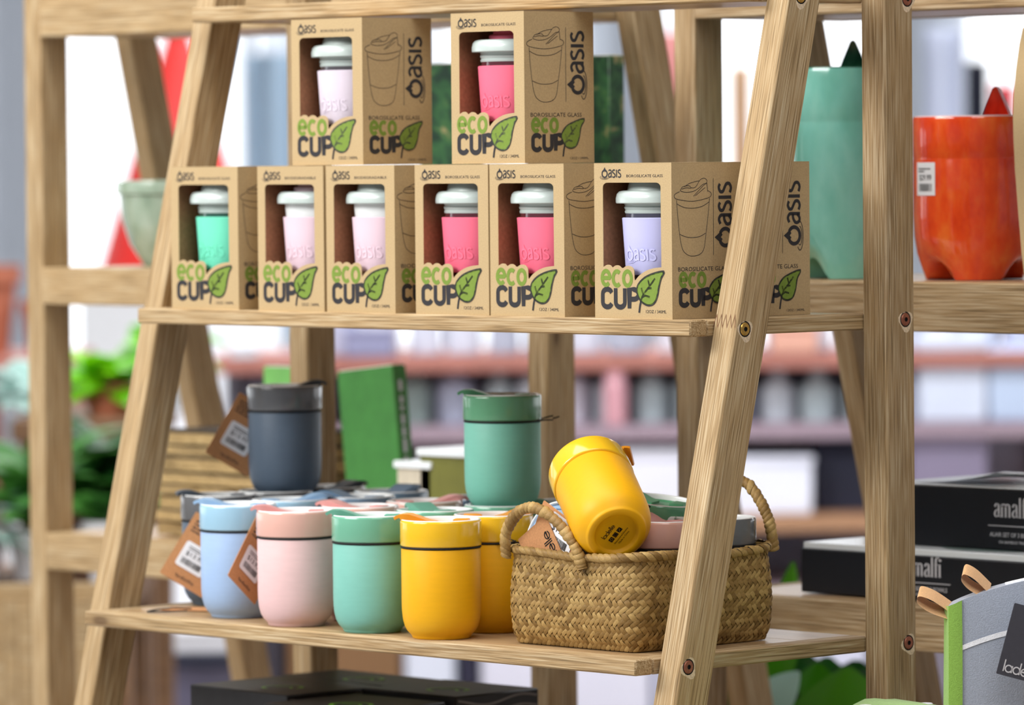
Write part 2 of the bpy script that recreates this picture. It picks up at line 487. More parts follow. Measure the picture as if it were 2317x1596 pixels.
# ------------------------------------------------------------------ wooden ladder shelves
PW, PD, LW, LD = 0.0288, 0.038, 0.0272, 0.0416
BRASS = mat('brass_screw', (196, 158, 84), 0.3, 0.2, 400, metal=0.9)
COPPER = mat('rusty_screw', (150, 92, 72), 0.4, 0.2, 400, metal=0.5)
CHIP = mat('torn_pale_wood', (222, 200, 170), 0.9, 0.2, 500)
def screw(parent, p, m):
    """countersunk hex screw with torn rim on a face looking to +X"""
    M = basis((0, 1, 0), (0, 0, 1), (1, 0, 0), p)
    V, F, MI = [], [], []
    rings = [(0.0088, 0.0000), (0.0070, 0.0004), (0.0063, 0.0001), (0.0058, 0.0004), (0.0050, 0.0012), (0.0021, 0.0013), (0.0019, 0.0004), (0.0, 0.0004)]
    seg = 18
    for k, (r, z) in enumerate(rings):
        for i in range(seg):
            a = 2 * math.pi * i / seg
            rr = r * (1 + (0.18 * math.sin(3 * a + p[2] * 70) if k == 0 else 0))
            V.append((rr * math.cos(a) + (0.0009 if k == 0 else 0), rr * math.sin(a) - (0.0016 if k == 0 else 0), z))
    for k in range(len(rings) - 1):
        for i in range(seg):
            j = (i + 1) % seg
            F.append((k * seg + i, k * seg + j, (k + 1) * seg + j, (k + 1) * seg + i))
            MI.append([1, 2, 2, 0, 0, 2, 2][k])
    put('screw', mesh('screw', V, F, 40, MI), [m, CHIP, BLACK], parent, M)
def shelf_part(parent, x0, x1, yf, yb, zt, t, mf, ms, flip=False):
    """front lip, two side battens and the boards between, as one shelf part with sub-parts"""
    lip, bat = 0.021, 0.019
    fy = yf if not flip else yf - lip
    s = board('shelf', (x0, fy, zt - t), (x1, fy, zt - t), lip, t, mf, parent)
    s['label'] = 'shelf with a front lip, side battens and flat boards'
    a, b = (yf + lip, yb) if not flip else (yb, yf - lip)
    for x in (x0, x1 - bat):
        board('batten', (x + bat, a, zt - t), (x + bat, b, zt - t), bat, t, ms, s, (-1, 0, 0))
    n = max(2, int(round((b - a) / 0.062)))
    for i in range(n):
        y0 = a + (b - a) * i / n
        board('shelf_board', (x0 + bat, y0 + 0.0002, zt - t + 0.001), (x1 - bat, y0 + 0.0002, zt - t + 0.001), (b - a) / n - 0.0004, t - 0.0012, WOODT, s, bev=0.0005)
    return s
# the near shelf that carries boxes, mugs and basket
XL = -0.7432
near = thing('ladder_shelf', 'near leaning wooden ladder shelf with boxed cups above and ceramic mugs below', 'shelf', (XL / 2, 0.1, FZ))
legY = lambda z: 0.0295 + 0.2438 * z
def legs(parent, xs, fn, zs=(FZ, 0.66), m=WOOD, tilt=1):
    out = []
    for x in xs:
        a, b = Vector((x, fn(zs[0]), zs[0])), Vector((x, fn(zs[1]), zs[1]))
        d = (b - a).normalized()
        o = board('leg', a, b, LW, LD * d.z, m, parent, (1, 0, 0), 0.002) if tilt > 0 else None
        out.append(o)
    return out
# local frame of a leg: x along it, y = +X, z = x cross y -> +Y
lg = legs(near, (XL - LW, 0.0), legY)
ps = [board('post', (x, 0.218, FZ), (x, 0.218, 0.66), PW, PD, WOODB if x == 0 else WOOD, near, (1, 0, 0), 0.002) for x in (XL - PW, 0.0)]
for (y, z) in ((0.0391, -0.0083), (-0.0335, -0.2941), (0.1124, 0.2785)): screw(lg[1], (LW, y, z), BRASS if z > -0.1 else COPPER)
for (y, z) in ((0.2428, -0.0055), (0.2442, -0.2929), (0.2477, 0.278)): screw(ps[1], (PW, y, z), COPPER)
def finger_joint(leg, z0, n=5, m=None):
    V, F = [], []
    M = WM[leg.name]                         # local x runs up the leg, y across it, z = 0 is the front face
    base = (z0 - FZ) / M.to_3x3().col[0].z
    p = Print()
    pts = []
    for i in range(n + 1):
        pts += [(base - 0.011, LW * i / n + 0.0006), (base, LW * (i + 0.5) / n)] if i < n else [(base - 0.011, LW - 0.0006)]
    p.line(pts, 0.0008)
    put('finger_joint', p.mesh(lambda x, y: (x, y, -0.00025)), mat('joint_brown', (128, 88, 62), 0.8, 0.1, 400), leg, M)
finger_joint(lg[1], 0.004); finger_joint(lg[1], 0.288)
YF = {0.2892: 0.0723, 0.0: 0.0, -0.2873: -0.0696, -0.575: -0.14, -0.86: -0.21}
for z, yf in YF.items():
    shelf_part(near, XL, 0.0, yf, 0.222, z, 0.0146 if z > -0.1 else 0.014, WOOD, WOODB if z < -0.1 else WOOD)
# two more shelves of the same make standing behind, facing the other way
def back_unit(label, x0, x1, yp, rails, shelves, fn, m):
    t = thing('ladder_shelf', label, 'shelf', ((x0 + x1) / 2, yp + 0.1, FZ))
    for x in (x0, x1):
        board('post', (x, yp, FZ), (x, yp, 0.66), PW, 0.041, m, t, (1, 0, 0), 0.002)
        a, b = Vector((x, fn(FZ), FZ)), Vector((x, fn(0.66), 0.66))
        board('leg', a, b, LW, 0.041, m, t, (1, 0, 0), 0.002)
    for z0, z1 in rails:
        board('rail', (x0 + PW, yp, z0), (x1, yp, z0), 0.018, z1 - z0, m, t, (0, 1, 0), 0.0015)
    for zt in shelves:
        yb = yp + 0.0185; yf = fn(zt) + 0.068
        shelf_part(t, x0 + PW + 0.001, x1 - 0.001, yf, yb, zt, 0.0146, m, m, True)
    return t
back_unit('farther wooden ladder shelf behind the green mugs, with a pale green bowl', -1.458, -0.6505, 0.43,
          [(0.281, 0.325), (-0.0165, 0.0245), (-0.3125, -0.2715), (-0.61, -0.568), (-0.9, -0.858)], [0.2955, 0.0245, -0.2715, -0.568, -0.858], lambda z: 0.622 - 0.22 * z, WOOD)
back_unit('wooden ladder shelf behind the tall post, carrying glazed pots and black boxes', -0.4312, 0.375, 0.42,
          [(0.274, 0.318), (-0.0243, 0.022), (-0.3225, -0.281), (-0.61, -0.568), (-0.9, -0.858)], [0.2885, 0.022, -0.281, -0.568, -0.858], lambda z: 0.634 - 0.25 * z, WOODB)

# ------------------------------------------------------------------ boxed cups
BW, BD, BH = 0.0950, 0.0865, 0.1353
def F6(x, y):      # front face, read off the right-hand box
    top = 110 - (x - 97) * 13 / 668; bot = 1437 + (x - 97) * 13 / 668
    return ((x - 97) / 668 * BW, (bot - y) / (bot - top) * BH)
def S2(x, y):      # right-hand face
    u = (x - 792) / 620
    top = 95 + u * 40; bot = 1508 - u * 8
    return (u * BD, (bot - y) / (bot - top) * BH)
def L6(pts, f=F6): return [f(*p) for p in pts]
def arcpx(cx, cy, r, a0, a1, n=8): return [(cx + r * math.cos(math.radians(a0 + (a1 - a0) * i / n)), cy - r * math.sin(math.radians(a0 + (a1 - a0) * i / n))) for i in range(n + 1)]
win = arcpx(212, 316, 40, 180, 90, 6) + arcpx(632, 311, 40, 90, 0, 6) + [(674, 1000)] + \
      [(v.x, v.y) for v in smooth_path([Vector(p + (0,)) for p in [(674, 1000), (600, 1010), (535, 1035), (480, 1075), (446, 1118)]], 4)][1:] + \
      [(440, 1095), (440, 1050)] + arcpx(388, 1040, 52, 0, 140, 7) + [(332, 1008)] + arcpx(292, 1024, 40, 40, 140, 5) + [(250, 1004)] + arcpx(214, 1020, 40, 50, 130, 5) + [(172, 1000)]
def leaf_print(p, f, pts, stem, veins, w):
    o = [(v.x, v.y) for v in smooth_path([Vector(q + (0,)) for q in pts], 4, True)]
    p.poly([f(*q) for q in o], 1)
    p.line([f(*q) for q in o], w, 0, True)
    p.line([(v.x, v.y) for v in smooth_path([Vector(f(*q) + (0,)) for q in stem], 4)], w * 1.05, 0)
    for v in veins: p.line([f(*q) for q in v], w, 0)
def front_prints(second):
    to3 = lambda x, y: (x, -0.0002, y)
    p = Print()
    o = F6(165, 232)
    oasis(p, o[0], o[1], 0.0068)
    a, b = F6(380, 228), F6(692, 198)
    p.text(second, a[0], a[1], b[0] - a[0], (b[1] - a[1]) * 0.95)
    head = p.mesh(to3)
    p = Print()
    a, b = F6(143, 1162), F6(420, 1032)
    p.glyphs(word(GL, 'eco'), a[0] + 0.0016, a[1], (b[0] - a[0]) / 2.02, b[1] - a[1], 0.0037, 1)
    a, b = F6(150, 1345), F6(470, 1190)
    p.glyphs(word(GL, 'CUP'), a[0] + 0.0016, a[1], (b[0] - a[0]) / 2.10, b[1] - a[1], 0.0045, 0)
    title = p.mesh(to3)
    p = Print()
    leaf_print(p, F6, [(695, 1038), (600, 1058), (520, 1100), (470, 1165), (472, 1240), (505, 1298), (560, 1328), (610, 1310), (638, 1250), (655, 1160), (672, 1095)],
               [(622, 1097), (562, 1180), (515, 1245), (492, 1320), (482, 1392)],
               [[(503, 1178), (518, 1236)], [(562, 1108), (572, 1160)], [(507, 1262), (535, 1245), (576, 1258)], [(556, 1185), (592, 1180)]], 0.0019)
    leaf = p.mesh(lambda x, y: (x, -0.0004, y))
    p = Print()
    a, b = F6(540, 1395), F6(716, 1366)
    p.text('12OZ / 340ML', a[0], a[1], b[0] - a[0], (b[1] - a[1]) * 0.85)
    return dict(header_print=head, title_print=title, leaf_print=leaf, volume_print=p.mesh(to3))
def side_prints(second):
    to3 = lambda x, y: (0.0002, x, y)
    p = Print()
    sm = lambda pts, k=4: [(v.x, v.y) for v in smooth_path([Vector(S2(*q) + (0,)) for q in pts], k)]
    w = 0.00048
    p.line(sm([(862, 362), (822, 382), (816, 408), (850, 432), (980, 455), (1110, 434), (1142, 412), (1138, 386), (1110, 368)]), w)
    p.line(sm([(835, 436), (846, 600), (862, 760), (885, 880), (930, 932), (980, 945), (1040, 930), (1075, 880), (1092, 760), (1112, 600), (1128, 436)]), w)
    p.line(sm([(838, 470), (900, 505), (980, 517), (1060, 505), (1122, 470)]), w)
    p.line(sm([(862, 745), (920, 772), (980, 780), (1040, 772), (1090, 745)]), w)
    p.line(sm([(872, 345), (890, 320), (945, 314), (968, 334), (1005, 328), (1045, 268), (1082, 256), (1106, 278), (1098, 302), (1068, 310), (1030, 342), (985, 366), (920, 372), (872, 356), (872, 345)]), w)
    p.line(sm([(880, 340), (920, 332), (965, 338)]), w)
    p.line(sm([(905, 320), (960, 290), (1035, 276)]), w)
    p.line(L6([(985, 410), (1072, 322), (1104, 300), (1112, 378)], S2), w)
    p.line(L6([(1000, 408), (1088, 340)], S2), w)
    draw = p.mesh(to3)
    p = Print()
    p.line(L6([(1162, 262), (1160, 945)], S2), w)
    o = S2(1322, 878)
    oasis(p, o[0], o[1], 0.0160, 0, 90, 0.0029)
    logo = p.mesh(to3)
    p = Print()
    a, b = S2(845, 1078), S2(1300, 1042)
    p.text(second, a[0], a[1], b[0] - a[0], (b[1] - a[1]) * 0.9)
    a, b = S2(845, 1218), S2(1085, 1098)
    p.glyphs(word(GL, 'eco'), a[0] + 0.0014, a[1], (b[0] - a[0]) / 2.02, b[1] - a[1], 0.0036, 1)
    a, b = S2(850, 1388), S2(1128, 1246)
    p.glyphs(word(GL, 'CUP'), a[0] + 0.0014, a[1], (b[0] - a[0]) / 2.10, b[1] - a[1], 0.0043, 0)
    title = p.mesh(to3)
    p = Print()
    leaf_print(p, S2, [(1320, 1104), (1235, 1128), (1160, 1172), (1120, 1240), (1128, 1300), (1160, 1352), (1205, 1368), (1250, 1340), (1275, 1270), (1290, 1180)],
               [(1255, 1160), (1205, 1230), (1160, 1290), (1140, 1370), (1130, 1445)],
               [[(1150, 1240), (1166, 1292)], [(1200, 1165), (1212, 1215)], [(1156, 1312), (1180, 1295), (1215, 1306)], [(1196, 1243), (1228, 1238)]], 0.0017)
    leaf = p.mesh(lambda x, y: (0.0004, x, y))
    p = Print()
    a, b = S2(1195, 1470), S2(1360, 1445)
    p.text('12OZ / 340ML', a[0], a[1], b[0] - a[0], (b[1] - a[1]) * 0.9)
    return dict(cup_drawing=draw, logo_print=logo, title_print=title, leaf_print=leaf, volume_print=p.mesh(to3))
FP = {s: front_prints(s) for s in ('BOROSILICATE GLASS', 'BIODEGRADABLE')}
SPR = {s: side_prints(s) for s in ('BOROSILICATE GLASS', 'BIODEGRADABLE')}
fpanel = plate([[(0, 0), (BW, 0), (BW, BH), (0, BH)], L6(win)], 0.0006, lambda x, y, d: (x, d, y))
def open_box(t=0.0006):
    bm = bmesh.new()
    def slab(a, b):
        r = bmesh.ops.create_cube(bm, size=1)
        for v in r['verts']: v.co = Vector([a[i] + (v.co[i] + 0.5) * (b[i] - a[i]) for i in range(3)])
    slab((0, t, 0), (t, BD, BH)); slab((BW - t, t, 0), (BW, BD, BH)); slab((t, BD - t, 0), (BW - t, BD, BH)); slab((t, t, 0), (BW - t, BD - t, t))
    return from_bm('carton', bm)
carton = open_box()
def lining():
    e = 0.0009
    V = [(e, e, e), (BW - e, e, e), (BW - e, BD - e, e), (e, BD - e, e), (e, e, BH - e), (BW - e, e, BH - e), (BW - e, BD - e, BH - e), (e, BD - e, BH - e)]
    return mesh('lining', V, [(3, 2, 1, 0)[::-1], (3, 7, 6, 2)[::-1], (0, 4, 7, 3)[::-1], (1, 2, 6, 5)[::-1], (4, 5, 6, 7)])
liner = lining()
topflap = boxmesh(BW, BD, 0.0008, 0.0003, (0, 0, 0))
tuck = boxmesh(BW - 0.004, 0.0006, 0.0014, 0, (0.002, 0, -0.0014))
def carton_box(label, x, y, z, wx=1.0, second='BOROSILICATE GLASS', rz=0, printed=True):
    M = T((x, y, z)) @ RZ(rz) @ Matrix.Diagonal((wx, 1, 1, 1))
    M0 = T((x, y, z)) @ RZ(rz)
    t = thing('cup_box', label, 'box', M0, 'brown card boxes with windows')
    ct = put('carton', carton, KRAFT, t, M)
    fp = put('front_panel', fpanel, KRAFT, t, M)
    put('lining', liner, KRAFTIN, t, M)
    put('top_flap', topflap, KRAFT, t, M @ T((0, 0, BH - 0.0008)))
    for nm, me in FP[second].items(): put(nm, me, [INK, GREENINK], fp, M)
    for nm, me in SPR[second].items(): put(nm, me, [INK, GREENINK], ct, M @ T((BW, 0, 0)))
    return M
# glass cups with silicone sleeves inside the boxes
def sleeve_logo(r0, r1, z0, z1):
    p = Print(); oasis(p, 0, 0, 0.0100, 0, 0, 0.0016)
    def to3(x, y):
        z = 0.049 + y
        r = r0 + (r1 - r0) * (z - z0) / (z1 - z0) + 0.00045
        a = math.radians(-114) + x / r
        return (r * math.cos(a), r * math.sin(a), z)
    return p.mesh(to3)
CUPM = {}
def eco_cup(label, M, sleeve, plug=None, paper=False, dome=True):
    c = M @ T((BW / 2, BD / 2 + 0.0005, 0.0015))
    t = thing('travel_cup', label, 'cup', c, 'reusable cups inside the boxes')
    k = CUPM
    if not k:
        k['body'] = lathe([(0, 0), (0.028, 0), (0.0305, 0.004), (0.0375, 0.086), (0.0372, 0.0897), (0.0355, 0.0897), (0.0, 0.0895)])
        k['tall'] = lathe([(0, 0), (0.028, 0), (0.0305, 0.004), (0.0375, 0.086), (0.0386, 0.0988), (0.036, 0.0988), (0, 0.0985)])
        k['sleeve'] = lathe([(0.0352, 0.0365), (0.0366, 0.0362), (0.0373, 0.0375), (0.0402, 0.0840), (0.0404, 0.0855), (0.0394, 0.0862), (0.0384, 0.0858)])
        k['logo'] = sleeve_logo(0.0373, 0.0402, 0.0375, 0.0840)
        k['collar'] = lathe([(0.0360, 0.0895), (0.0376, 0.0898), (0.0380, 0.0915), (0.0372, 0.0925), (0.0380, 0.0938), (0.0385, 0.0950), (0.0376, 0.0962), (0.0382, 0.0975), (0.0384, 0.0992), (0.030, 0.0992)])
        k['brim'] = lathe([(0.036, 0.0985), (0.0452, 0.0985), (0.0458, 0.0992), (0.0458, 0.1030), (0.0448, 0.1068), (0.0428, 0.1090), (0.0395, 0.1098), (0.0, 0.1098)])
        k['dome'] = lathe([(0.0362, 0.1092), (0.0358, 0.1100), (0.0345, 0.1150), (0.0325, 0.1195), (0.0290, 0.1215), (0.0, 0.1220)])
        k['plug'] = lathe([(0.0300, 0.1095), (0.0302, 0.1130), (0.0290, 0.1142), (0.0265, 0.1146), (0.0260, 0.1180), (0.0240, 0.1200), (0.0, 0.1204)])
    rgb, nm = sleeve
    sm = mat(nm + '_silicone', rgb, 0.55, 0.015, 30, spec=0.3)
    gm = mat('white_cup_body', (236, 240, 240), 0.3, 0.02, 30) if paper else mat(nm + '_tinted_glass', tuple(int(v * 0.36) for v in rgb), 0.08, 0.05, 20, spec=0.6, coat=0.4)
    def p2(n, key, m, par=t):
        me = k[key].copy(); me.materials.clear(); return put(n, me, m, par, c)
    p2('cup_body', 'tall' if paper else 'body', gm)
    s = p2('sleeve', 'sleeve', sm); p2('embossed_logo', 'logo', sm, s)
    if not paper: p2('collar', 'collar', LIDGREY)
    b = p2('lid', 'brim', LIDGREY)
    if plug: p2('lid_plug', 'plug', mat(plug[1] + '_silicone', plug[0], 0.5, 0.02, 30, spec=0.3), b)
    else: p2('lid_dome', 'dome', LIDGREY, b)
MINT, PPINK, CORAL, LAV, LILAC = ((122, 236, 200), 'mint'), ((240, 212, 225), 'pale_pink'), ((255, 118, 146), 'coral_pink'), ((203, 203, 248), 'lavender'), ((232, 220, 234), 'lilac_white')
row = [(-0.6977, 1.03, 'BOROSILICATE GLASS', 'leftmost brown cup box on the upper shelf, mint cup in its window', MINT, None, False, 'mint green sleeved cup in the leftmost box'),
       (-0.5714, 0.977, 'BIODEGRADABLE', 'second brown cup box from the left, pale pink cup with pink plug inside', PPINK, PPINK, True, 'pale pink cup with a pink lid plug, second box from the left'),
       (-0.4749, 0.988, 'BIODEGRADABLE', 'third brown cup box from the left, pale pink cup with grey dome inside', PPINK, None, True, 'pale pink cup with a grey domed lid, third box from the left'),
       (-0.3535, 1.017, 'BOROSILICATE GLASS', 'fourth brown cup box from the left, coral pink cup in its window', CORAL, None, False, 'coral pink cup in the fourth box from the left'),
       (-0.2549, 0.999, 'BOROSILICATE GLASS', 'fifth brown cup box from the left, coral pink cup, beside the lavender one', CORAL, None, False, 'coral pink cup in the box next to the lavender cup'),
       (-0.1219, 0.998, 'BOROSILICATE GLASS', 'brown cup box with lavender cup in its window, right end of the lower row', LAV, None, False, 'lavender sleeved cup behind the rightmost window')]
for x, wx, sec, lab, sl, plug, paper, clab in row:
    M = carton_box(lab, x, 0.006, 0.0, wx, sec)
    eco_cup(clab, M @ Matrix.Diagonal((1 / wx, 1, 1, 1)), sl, plug, paper)
carton_box('brown cup box behind the lavender one, half hidden by the slanted leg', -0.1219, 0.006 + BD + 0.0008, 0.0, 0.998)
M = carton_box('upper left brown cup box stacked on the row, lilac white cup in its window', -0.528, 0.012, BH + 0.0005, 1.035)
eco_cup('lilac white sleeved cup in the upper left box', M @ Matrix.Diagonal((1 / 1.035, 1, 1, 1)), LILAC)
M = carton_box('upper right brown cup box stacked on the row, coral plugged cup in its window', -0.3102, 0.012, BH + 0.0005, 1.0)
eco_cup('coral pink cup with a coral lid plug in the upper right box', M, CORAL, CORAL)

# ------------------------------------------------------------------ ceramic mugs
ZL = -0.2873
MUGM = {}
MUGC = {  # body, glazed upper band, silicone lid
 'blue': ((158, 185, 222), (158, 198, 222), (150, 184, 218)),
 'pink': ((229, 192, 192), (230, 181, 168), (222, 158, 154)),
 'mint': ((124, 188, 174), (114, 178, 150), (104, 166, 144)),
 'green': ((126, 197, 178), (104, 168, 130), (84, 150, 110)),
 'yellow': ((234, 172, 8), (241, 190, 36), (228, 148, 34)),
 'charcoal': ((90, 106, 124), (102, 104, 108), (66, 74, 84)),
 'steel': ((108, 132, 158), (116, 142, 166), (96, 124, 152)),
}
def mug_meshes():
    k = MUGM
    k['body'] = lathe([(0, 0.0042), (0.0178, 0.0042), (0.0189, 0.0032), (0.0196, 0.0008), (0.0210, 0.0), (0.0252, 0.0), (0.0262, 0.0007), (0.0266, 0.0022), (0.0276, 0.0036), (0.0305, 0.0066), (0.0330, 0.0112), (0.0346, 0.0172), (0.0354, 0.0245), (0.0356, 0.033), (0.0356, 0.0796), (0.0352, 0.0804), (0.0345, 0.0808), (0.0345, 0.0826)], 64, 50)
    k['band'] = lathe([(0.0345, 0.0824), (0.0354, 0.0826), (0.0362, 0.0832), (0.0365, 0.0842), (0.0365, 0.1036), (0.0362, 0.1050), (0.0356, 0.1058)], 64, 50)
    k['rim'] = lathe([(0.0356, 0.1058), (0.0352, 0.1064), (0.0345, 0.1066), (0.0339, 0.1062), (0.0334, 0.1050), (0.0330, 0.0960)], 64, 50)
    k['lid'] = lathe([(0.0322, 0.0975), (0.0322, 0.1014), (0.0314, 0.1022), (0.0290, 0.1022), (0.0280, 0.1010), (0.0, 0.1006)], 48, 45)
    prof = [(0.004, 0.1030), (0.012, 0.1046), (0.0200, 0.1076), (0.0270, 0.1098), (0.0320, 0.1100), (0.0360, 0.1096), (0.0388, 0.1086), (0.0408, 0.1072)]
    V, F = [], []
    n = len(prof)
    for i, (x, z) in enumerate(prof):
        wd = 0.0095 + 0.0012 * math.sin(i / (n - 1) * math.pi)
        a = prof[max(0, i - 1)]; b = prof[min(n - 1, i + 1)]
        nx, nz = -(b[1] - a[1]), b[0] - a[0]; l = math.hypot(nx, nz); nx, nz = nx / l * 0.0011, nz / l * 0.0011
        for y in (-wd, wd):
            V.append((x + nx, y, z + nz))
            V.append((x, y, min(z - 0.0012, 0.1026)) if x < 0.0325 else (x - nx, y, z - nz * 1.6))
    for i in range(n - 1):
        a, b = 4 * i, 4 * (i + 1)
        F += [(a, a + 2, b + 2, b), (a + 1, b + 1, b + 3, a + 3), (a, b, b + 1, a + 1), (a + 2, a + 3, b + 3, b + 2)]
    F += [(0, 1, 3, 2), (4 * n - 4, 4 * n - 2, 4 * n - 1, 4 * n - 3)]
    k['tab'] = mesh('tab', V, F, 40)
    k['slider'] = boxmesh(0.014, 0.017, 0.0045, 0.0015, (-0.026, -0.0085, 0.1022), 2)
    k['elastic'] = tube([(0.0353 * math.cos(a), 0.0353 * math.sin(a), 0.0817) for a in [2 * math.pi * i / 48 for i in range(48)]], 0.0010, 6, closed=True)
mug_meshes()
MC = {}
def mpart(key, m):
    if (key, m.name) not in MC:
        me = MUGM[key].copy(); me.materials.clear(); me.materials.append(m); MC[(key, m.name)] = me
    return MC[(key, m.name)]
def mug(label, col, M, lid=0, name='ceramic_mug', group='ceramic mugs with silicone lids', knot=None, elastic=True, lidz=0.0):
    cb, cu, cl = MUGC[col]
    t = thing(name, label, 'mug', M, group)
    body = put('body', mpart('body', mat(col + '_matt_ceramic', cb, 0.5, 0.02, 60, spec=0.35, stretch=(1, 1, 6))), None, t, M)
    b = put('upper_band', mpart('band', mat(col + '_glazed_ceramic', cu, 0.16, 0.02, 40, spec=0.5, coat=0.3)), None, t, M)
    put('rim', mpart('rim', WHITEGL), None, b, M)
    lm = mat(col + '_silicone_lid', cl, 0.4, 0.02, 60, spec=0.4)
    ML = M @ T((0, 0, lidz)) @ RZ(lid)
    l = put('lid', mpart('lid', lm), None, t, ML)
    put('sip_tab', mpart('tab', lm), None, l, ML)
    put('slider', mpart('slider', lm), None, l, ML)
    if elastic:
        e = put('elastic_band', mpart('elastic', BLACKEL), None, t, M)
        if knot is not None:
            k = M @ RZ(knot)
            for s, z in ((0.010, 0.0012), (-0.010, -0.0008)):
                put('string', tube(smooth_path([(0.034, s, 0.0817), (0.041, s * 0.5, 0.0830 + z), (0.047, 0.0, 0.0835 + 2 * z)], 4), 0.0007, 6), BLACKEL, e, k)
            put('string', tube(smooth_path([(0.047, 0, 0.0835), (0.050, 0.001, 0.084), (0.053, 0.002, 0.085)], 4), 0.0008, 6), BLACKEL, e, k)
    return t, M
def at(x, y, z=ZL): return T((x, y, z))
CAMAZ = math.degrees(math.atan2(R_.y, R_.x))        # heading of image-right on the floor
STACK = 0.1024
mug('charcoal mug at the left end of the lower shelf, behind the light blue one', 'charcoal', at(-0.703, 0.066), CAMAZ + 190)
mug('light blue mug at the front left of the mug rows', 'blue', at(-0.583, -0.012), CAMAZ + 172)
dU, MU_ = mug('charcoal mug standing under the stacked charcoal mug', 'charcoal', at(-0.704, 0.140), CAMAZ + 90)
mug('charcoal mug at the back, right of the stacked charcoal mug', 'charcoal', at(-0.708, 0.214 - 0.0005), CAMAZ + 40)
mug('steel blue mug in the back row below the green book', 'steel', at(-0.612, 0.208), CAMAZ + 60)
mug('light blue mug in the third row, behind the pink ones', 'steel', at(-0.580, 0.136), CAMAZ + 150)
mug('light blue mug directly behind the front light blue one', 'blue', at(-0.596, 0.0635), CAMAZ + 20)
mug('pink mug at the front, between light blue and mint', 'pink', at(-0.474, -0.036), CAMAZ + 178)
mug('pink mug in the second row, behind the front pink one', 'pink', at(-0.471, 0.041), CAMAZ + 160)
mug('pink mug in the third row, left of the upright green mug', 'pink', at(-0.477, 0.128), CAMAZ + 15)
mug('steel blue mug at the back, left of the upright green mug', 'steel', at(-0.476, 0.207), CAMAZ + 100)
mug('mint mug at the front, left of the yellow one', 'mint', at(-0.372, -0.034), CAMAZ + 176, knot=CAMAZ - 8)
mug('mint mug in the second row, with a raised sip tab', 'mint', at(-0.378, 0.050), CAMAZ + 120)
mug('mint mug standing under the upright green mug', 'mint', at(-0.379, 0.137), CAMAZ + 10)
mug('steel blue mug at the back, behind the basket handle', 'steel', at(-0.366, 0.212), CAMAZ + 70)
mug('yellow mug at the front edge of the lower shelf', 'yellow', at(-0.279, -0.035), CAMAZ + 172)
mug('yellow mug partly hidden behind the woven basket', 'yellow', at(-0.291, 0.041), CAMAZ + 15, knot=CAMAZ - 70)
ch, MCH = mug('charcoal mug stacked on top of the others, with a price tag', 'charcoal', at(-0.701, 0.150, ZL + STACK), CAMAZ + 8)
mug('green mug stacked upright on top of the mint ones', 'green', at(-0.380, 0.138, ZL + STACK), CAMAZ + 176, knot=CAMAZ)

# ------------------------------------------------------------------ price tags
def rrect(w, h, r, cx=0, cy=0, n=5):
    o = []
    for (sx, sy, a) in ((1, 1, 0), (-1, 1, 90), (-1, -1, 180), (1, -1, 270)):
        o += arc(cx + sx * (w / 2 - r), cy + sy * (h / 2 - r), r, r, a, a + 90, n)
    return o
def barcode(p, x, y, w, h, n=26, m=0, seed=3):
    rg = random.Random(seed)
    u = 0
    while u < 1:
        k = rg.choice((0.012, 0.012, 0.02, 0.03)); g = rg.choice((0.014, 0.02, 0.028))
        p.poly([(x + u * w, y), (x + min(1, u + k) * w, y), (x + min(1, u + k) * w, y + h), (x + u * w, y + h)], m)
        u += k + g
def sticker_print(price):
    p = Print()
    p.text(price, -0.0115, -0.001, 0.022, 0.0060)
    barcode(p, -0.0125, -0.0105, 0.025, 0.0068)
    for i, w in enumerate((0.018, 0.022)): p.dashes(-0.0115, 0.0095 - i * 0.0024, w, 0.0011, seed=i)
    return p.mesh(lambda x, y: (x, y, 0))
STK = plate([rrect(0.034, 0.030, 0.003)], 0.0003, lambda x, y, d: (x, y, -d))
STP = sticker_print('$19.95')
STP2 = sticker_print('$13.95')
TAGME = plate([rrect(0.048, 0.068, 0.0008, n=1)], 0.0006, lambda x, y, d: (x, y, -d))
def tagprint():
    p = Print()
    [p.dashes(-0.019, 0.026 - i * 0.0034, 0.034, 0.0017, seed=i) for i in range(4)]
    q = Print(); q.text('ladelle', -0.010, -0.029, 0.020, 0.0034)
    return p.mesh(lambda x, y: (x, y, 0.0002)), q.mesh(lambda x, y: (x, y, 0.0002))
TGP, TGQ = tagprint()
def price_tag(parent, M, sx=1.0):
    Mx = M @ Matrix.Diagonal((sx, 1, 1, 1))
    g = put('price_tag', TAGME, TAGK, parent, Mx, label='brown card price tag')
    put('care_lines', TGP, INK, g, Mx); put('tag_lettering', TGQ, INK, g, Mx)
    Ms = Mx @ T((-0.002, -0.006, 0.0006)) @ Matrix.Diagonal((0.86, 0.86, 1, 1))
    s = put('price_sticker', STK, STICK, g, Ms)
    put('sticker_print', STP2, BLACK, g, Ms @ T((0, 0, 0.0002)))
price_tag(ch, facing(PX(551, 983, DEP((-0.701, 0.150, -0.1)) + 0.012), -30, 12))
dk = [o for o in COL.objects if o.get('label', '').startswith('charcoal mug at the left end')][0]
bl = [o for o in COL.objects if o.get('label', '').startswith('light blue mug at the front left')][0]
price_tag(dk, facing(PX(451, 1256, DEP((-0.703, 0.066, -0.2)) - 0.042), -31, 0))
price_tag(bl, facing(PX(579, 1268, DEP((-0.583, -0.012, -0.2)) - 0.037), -37, 52))

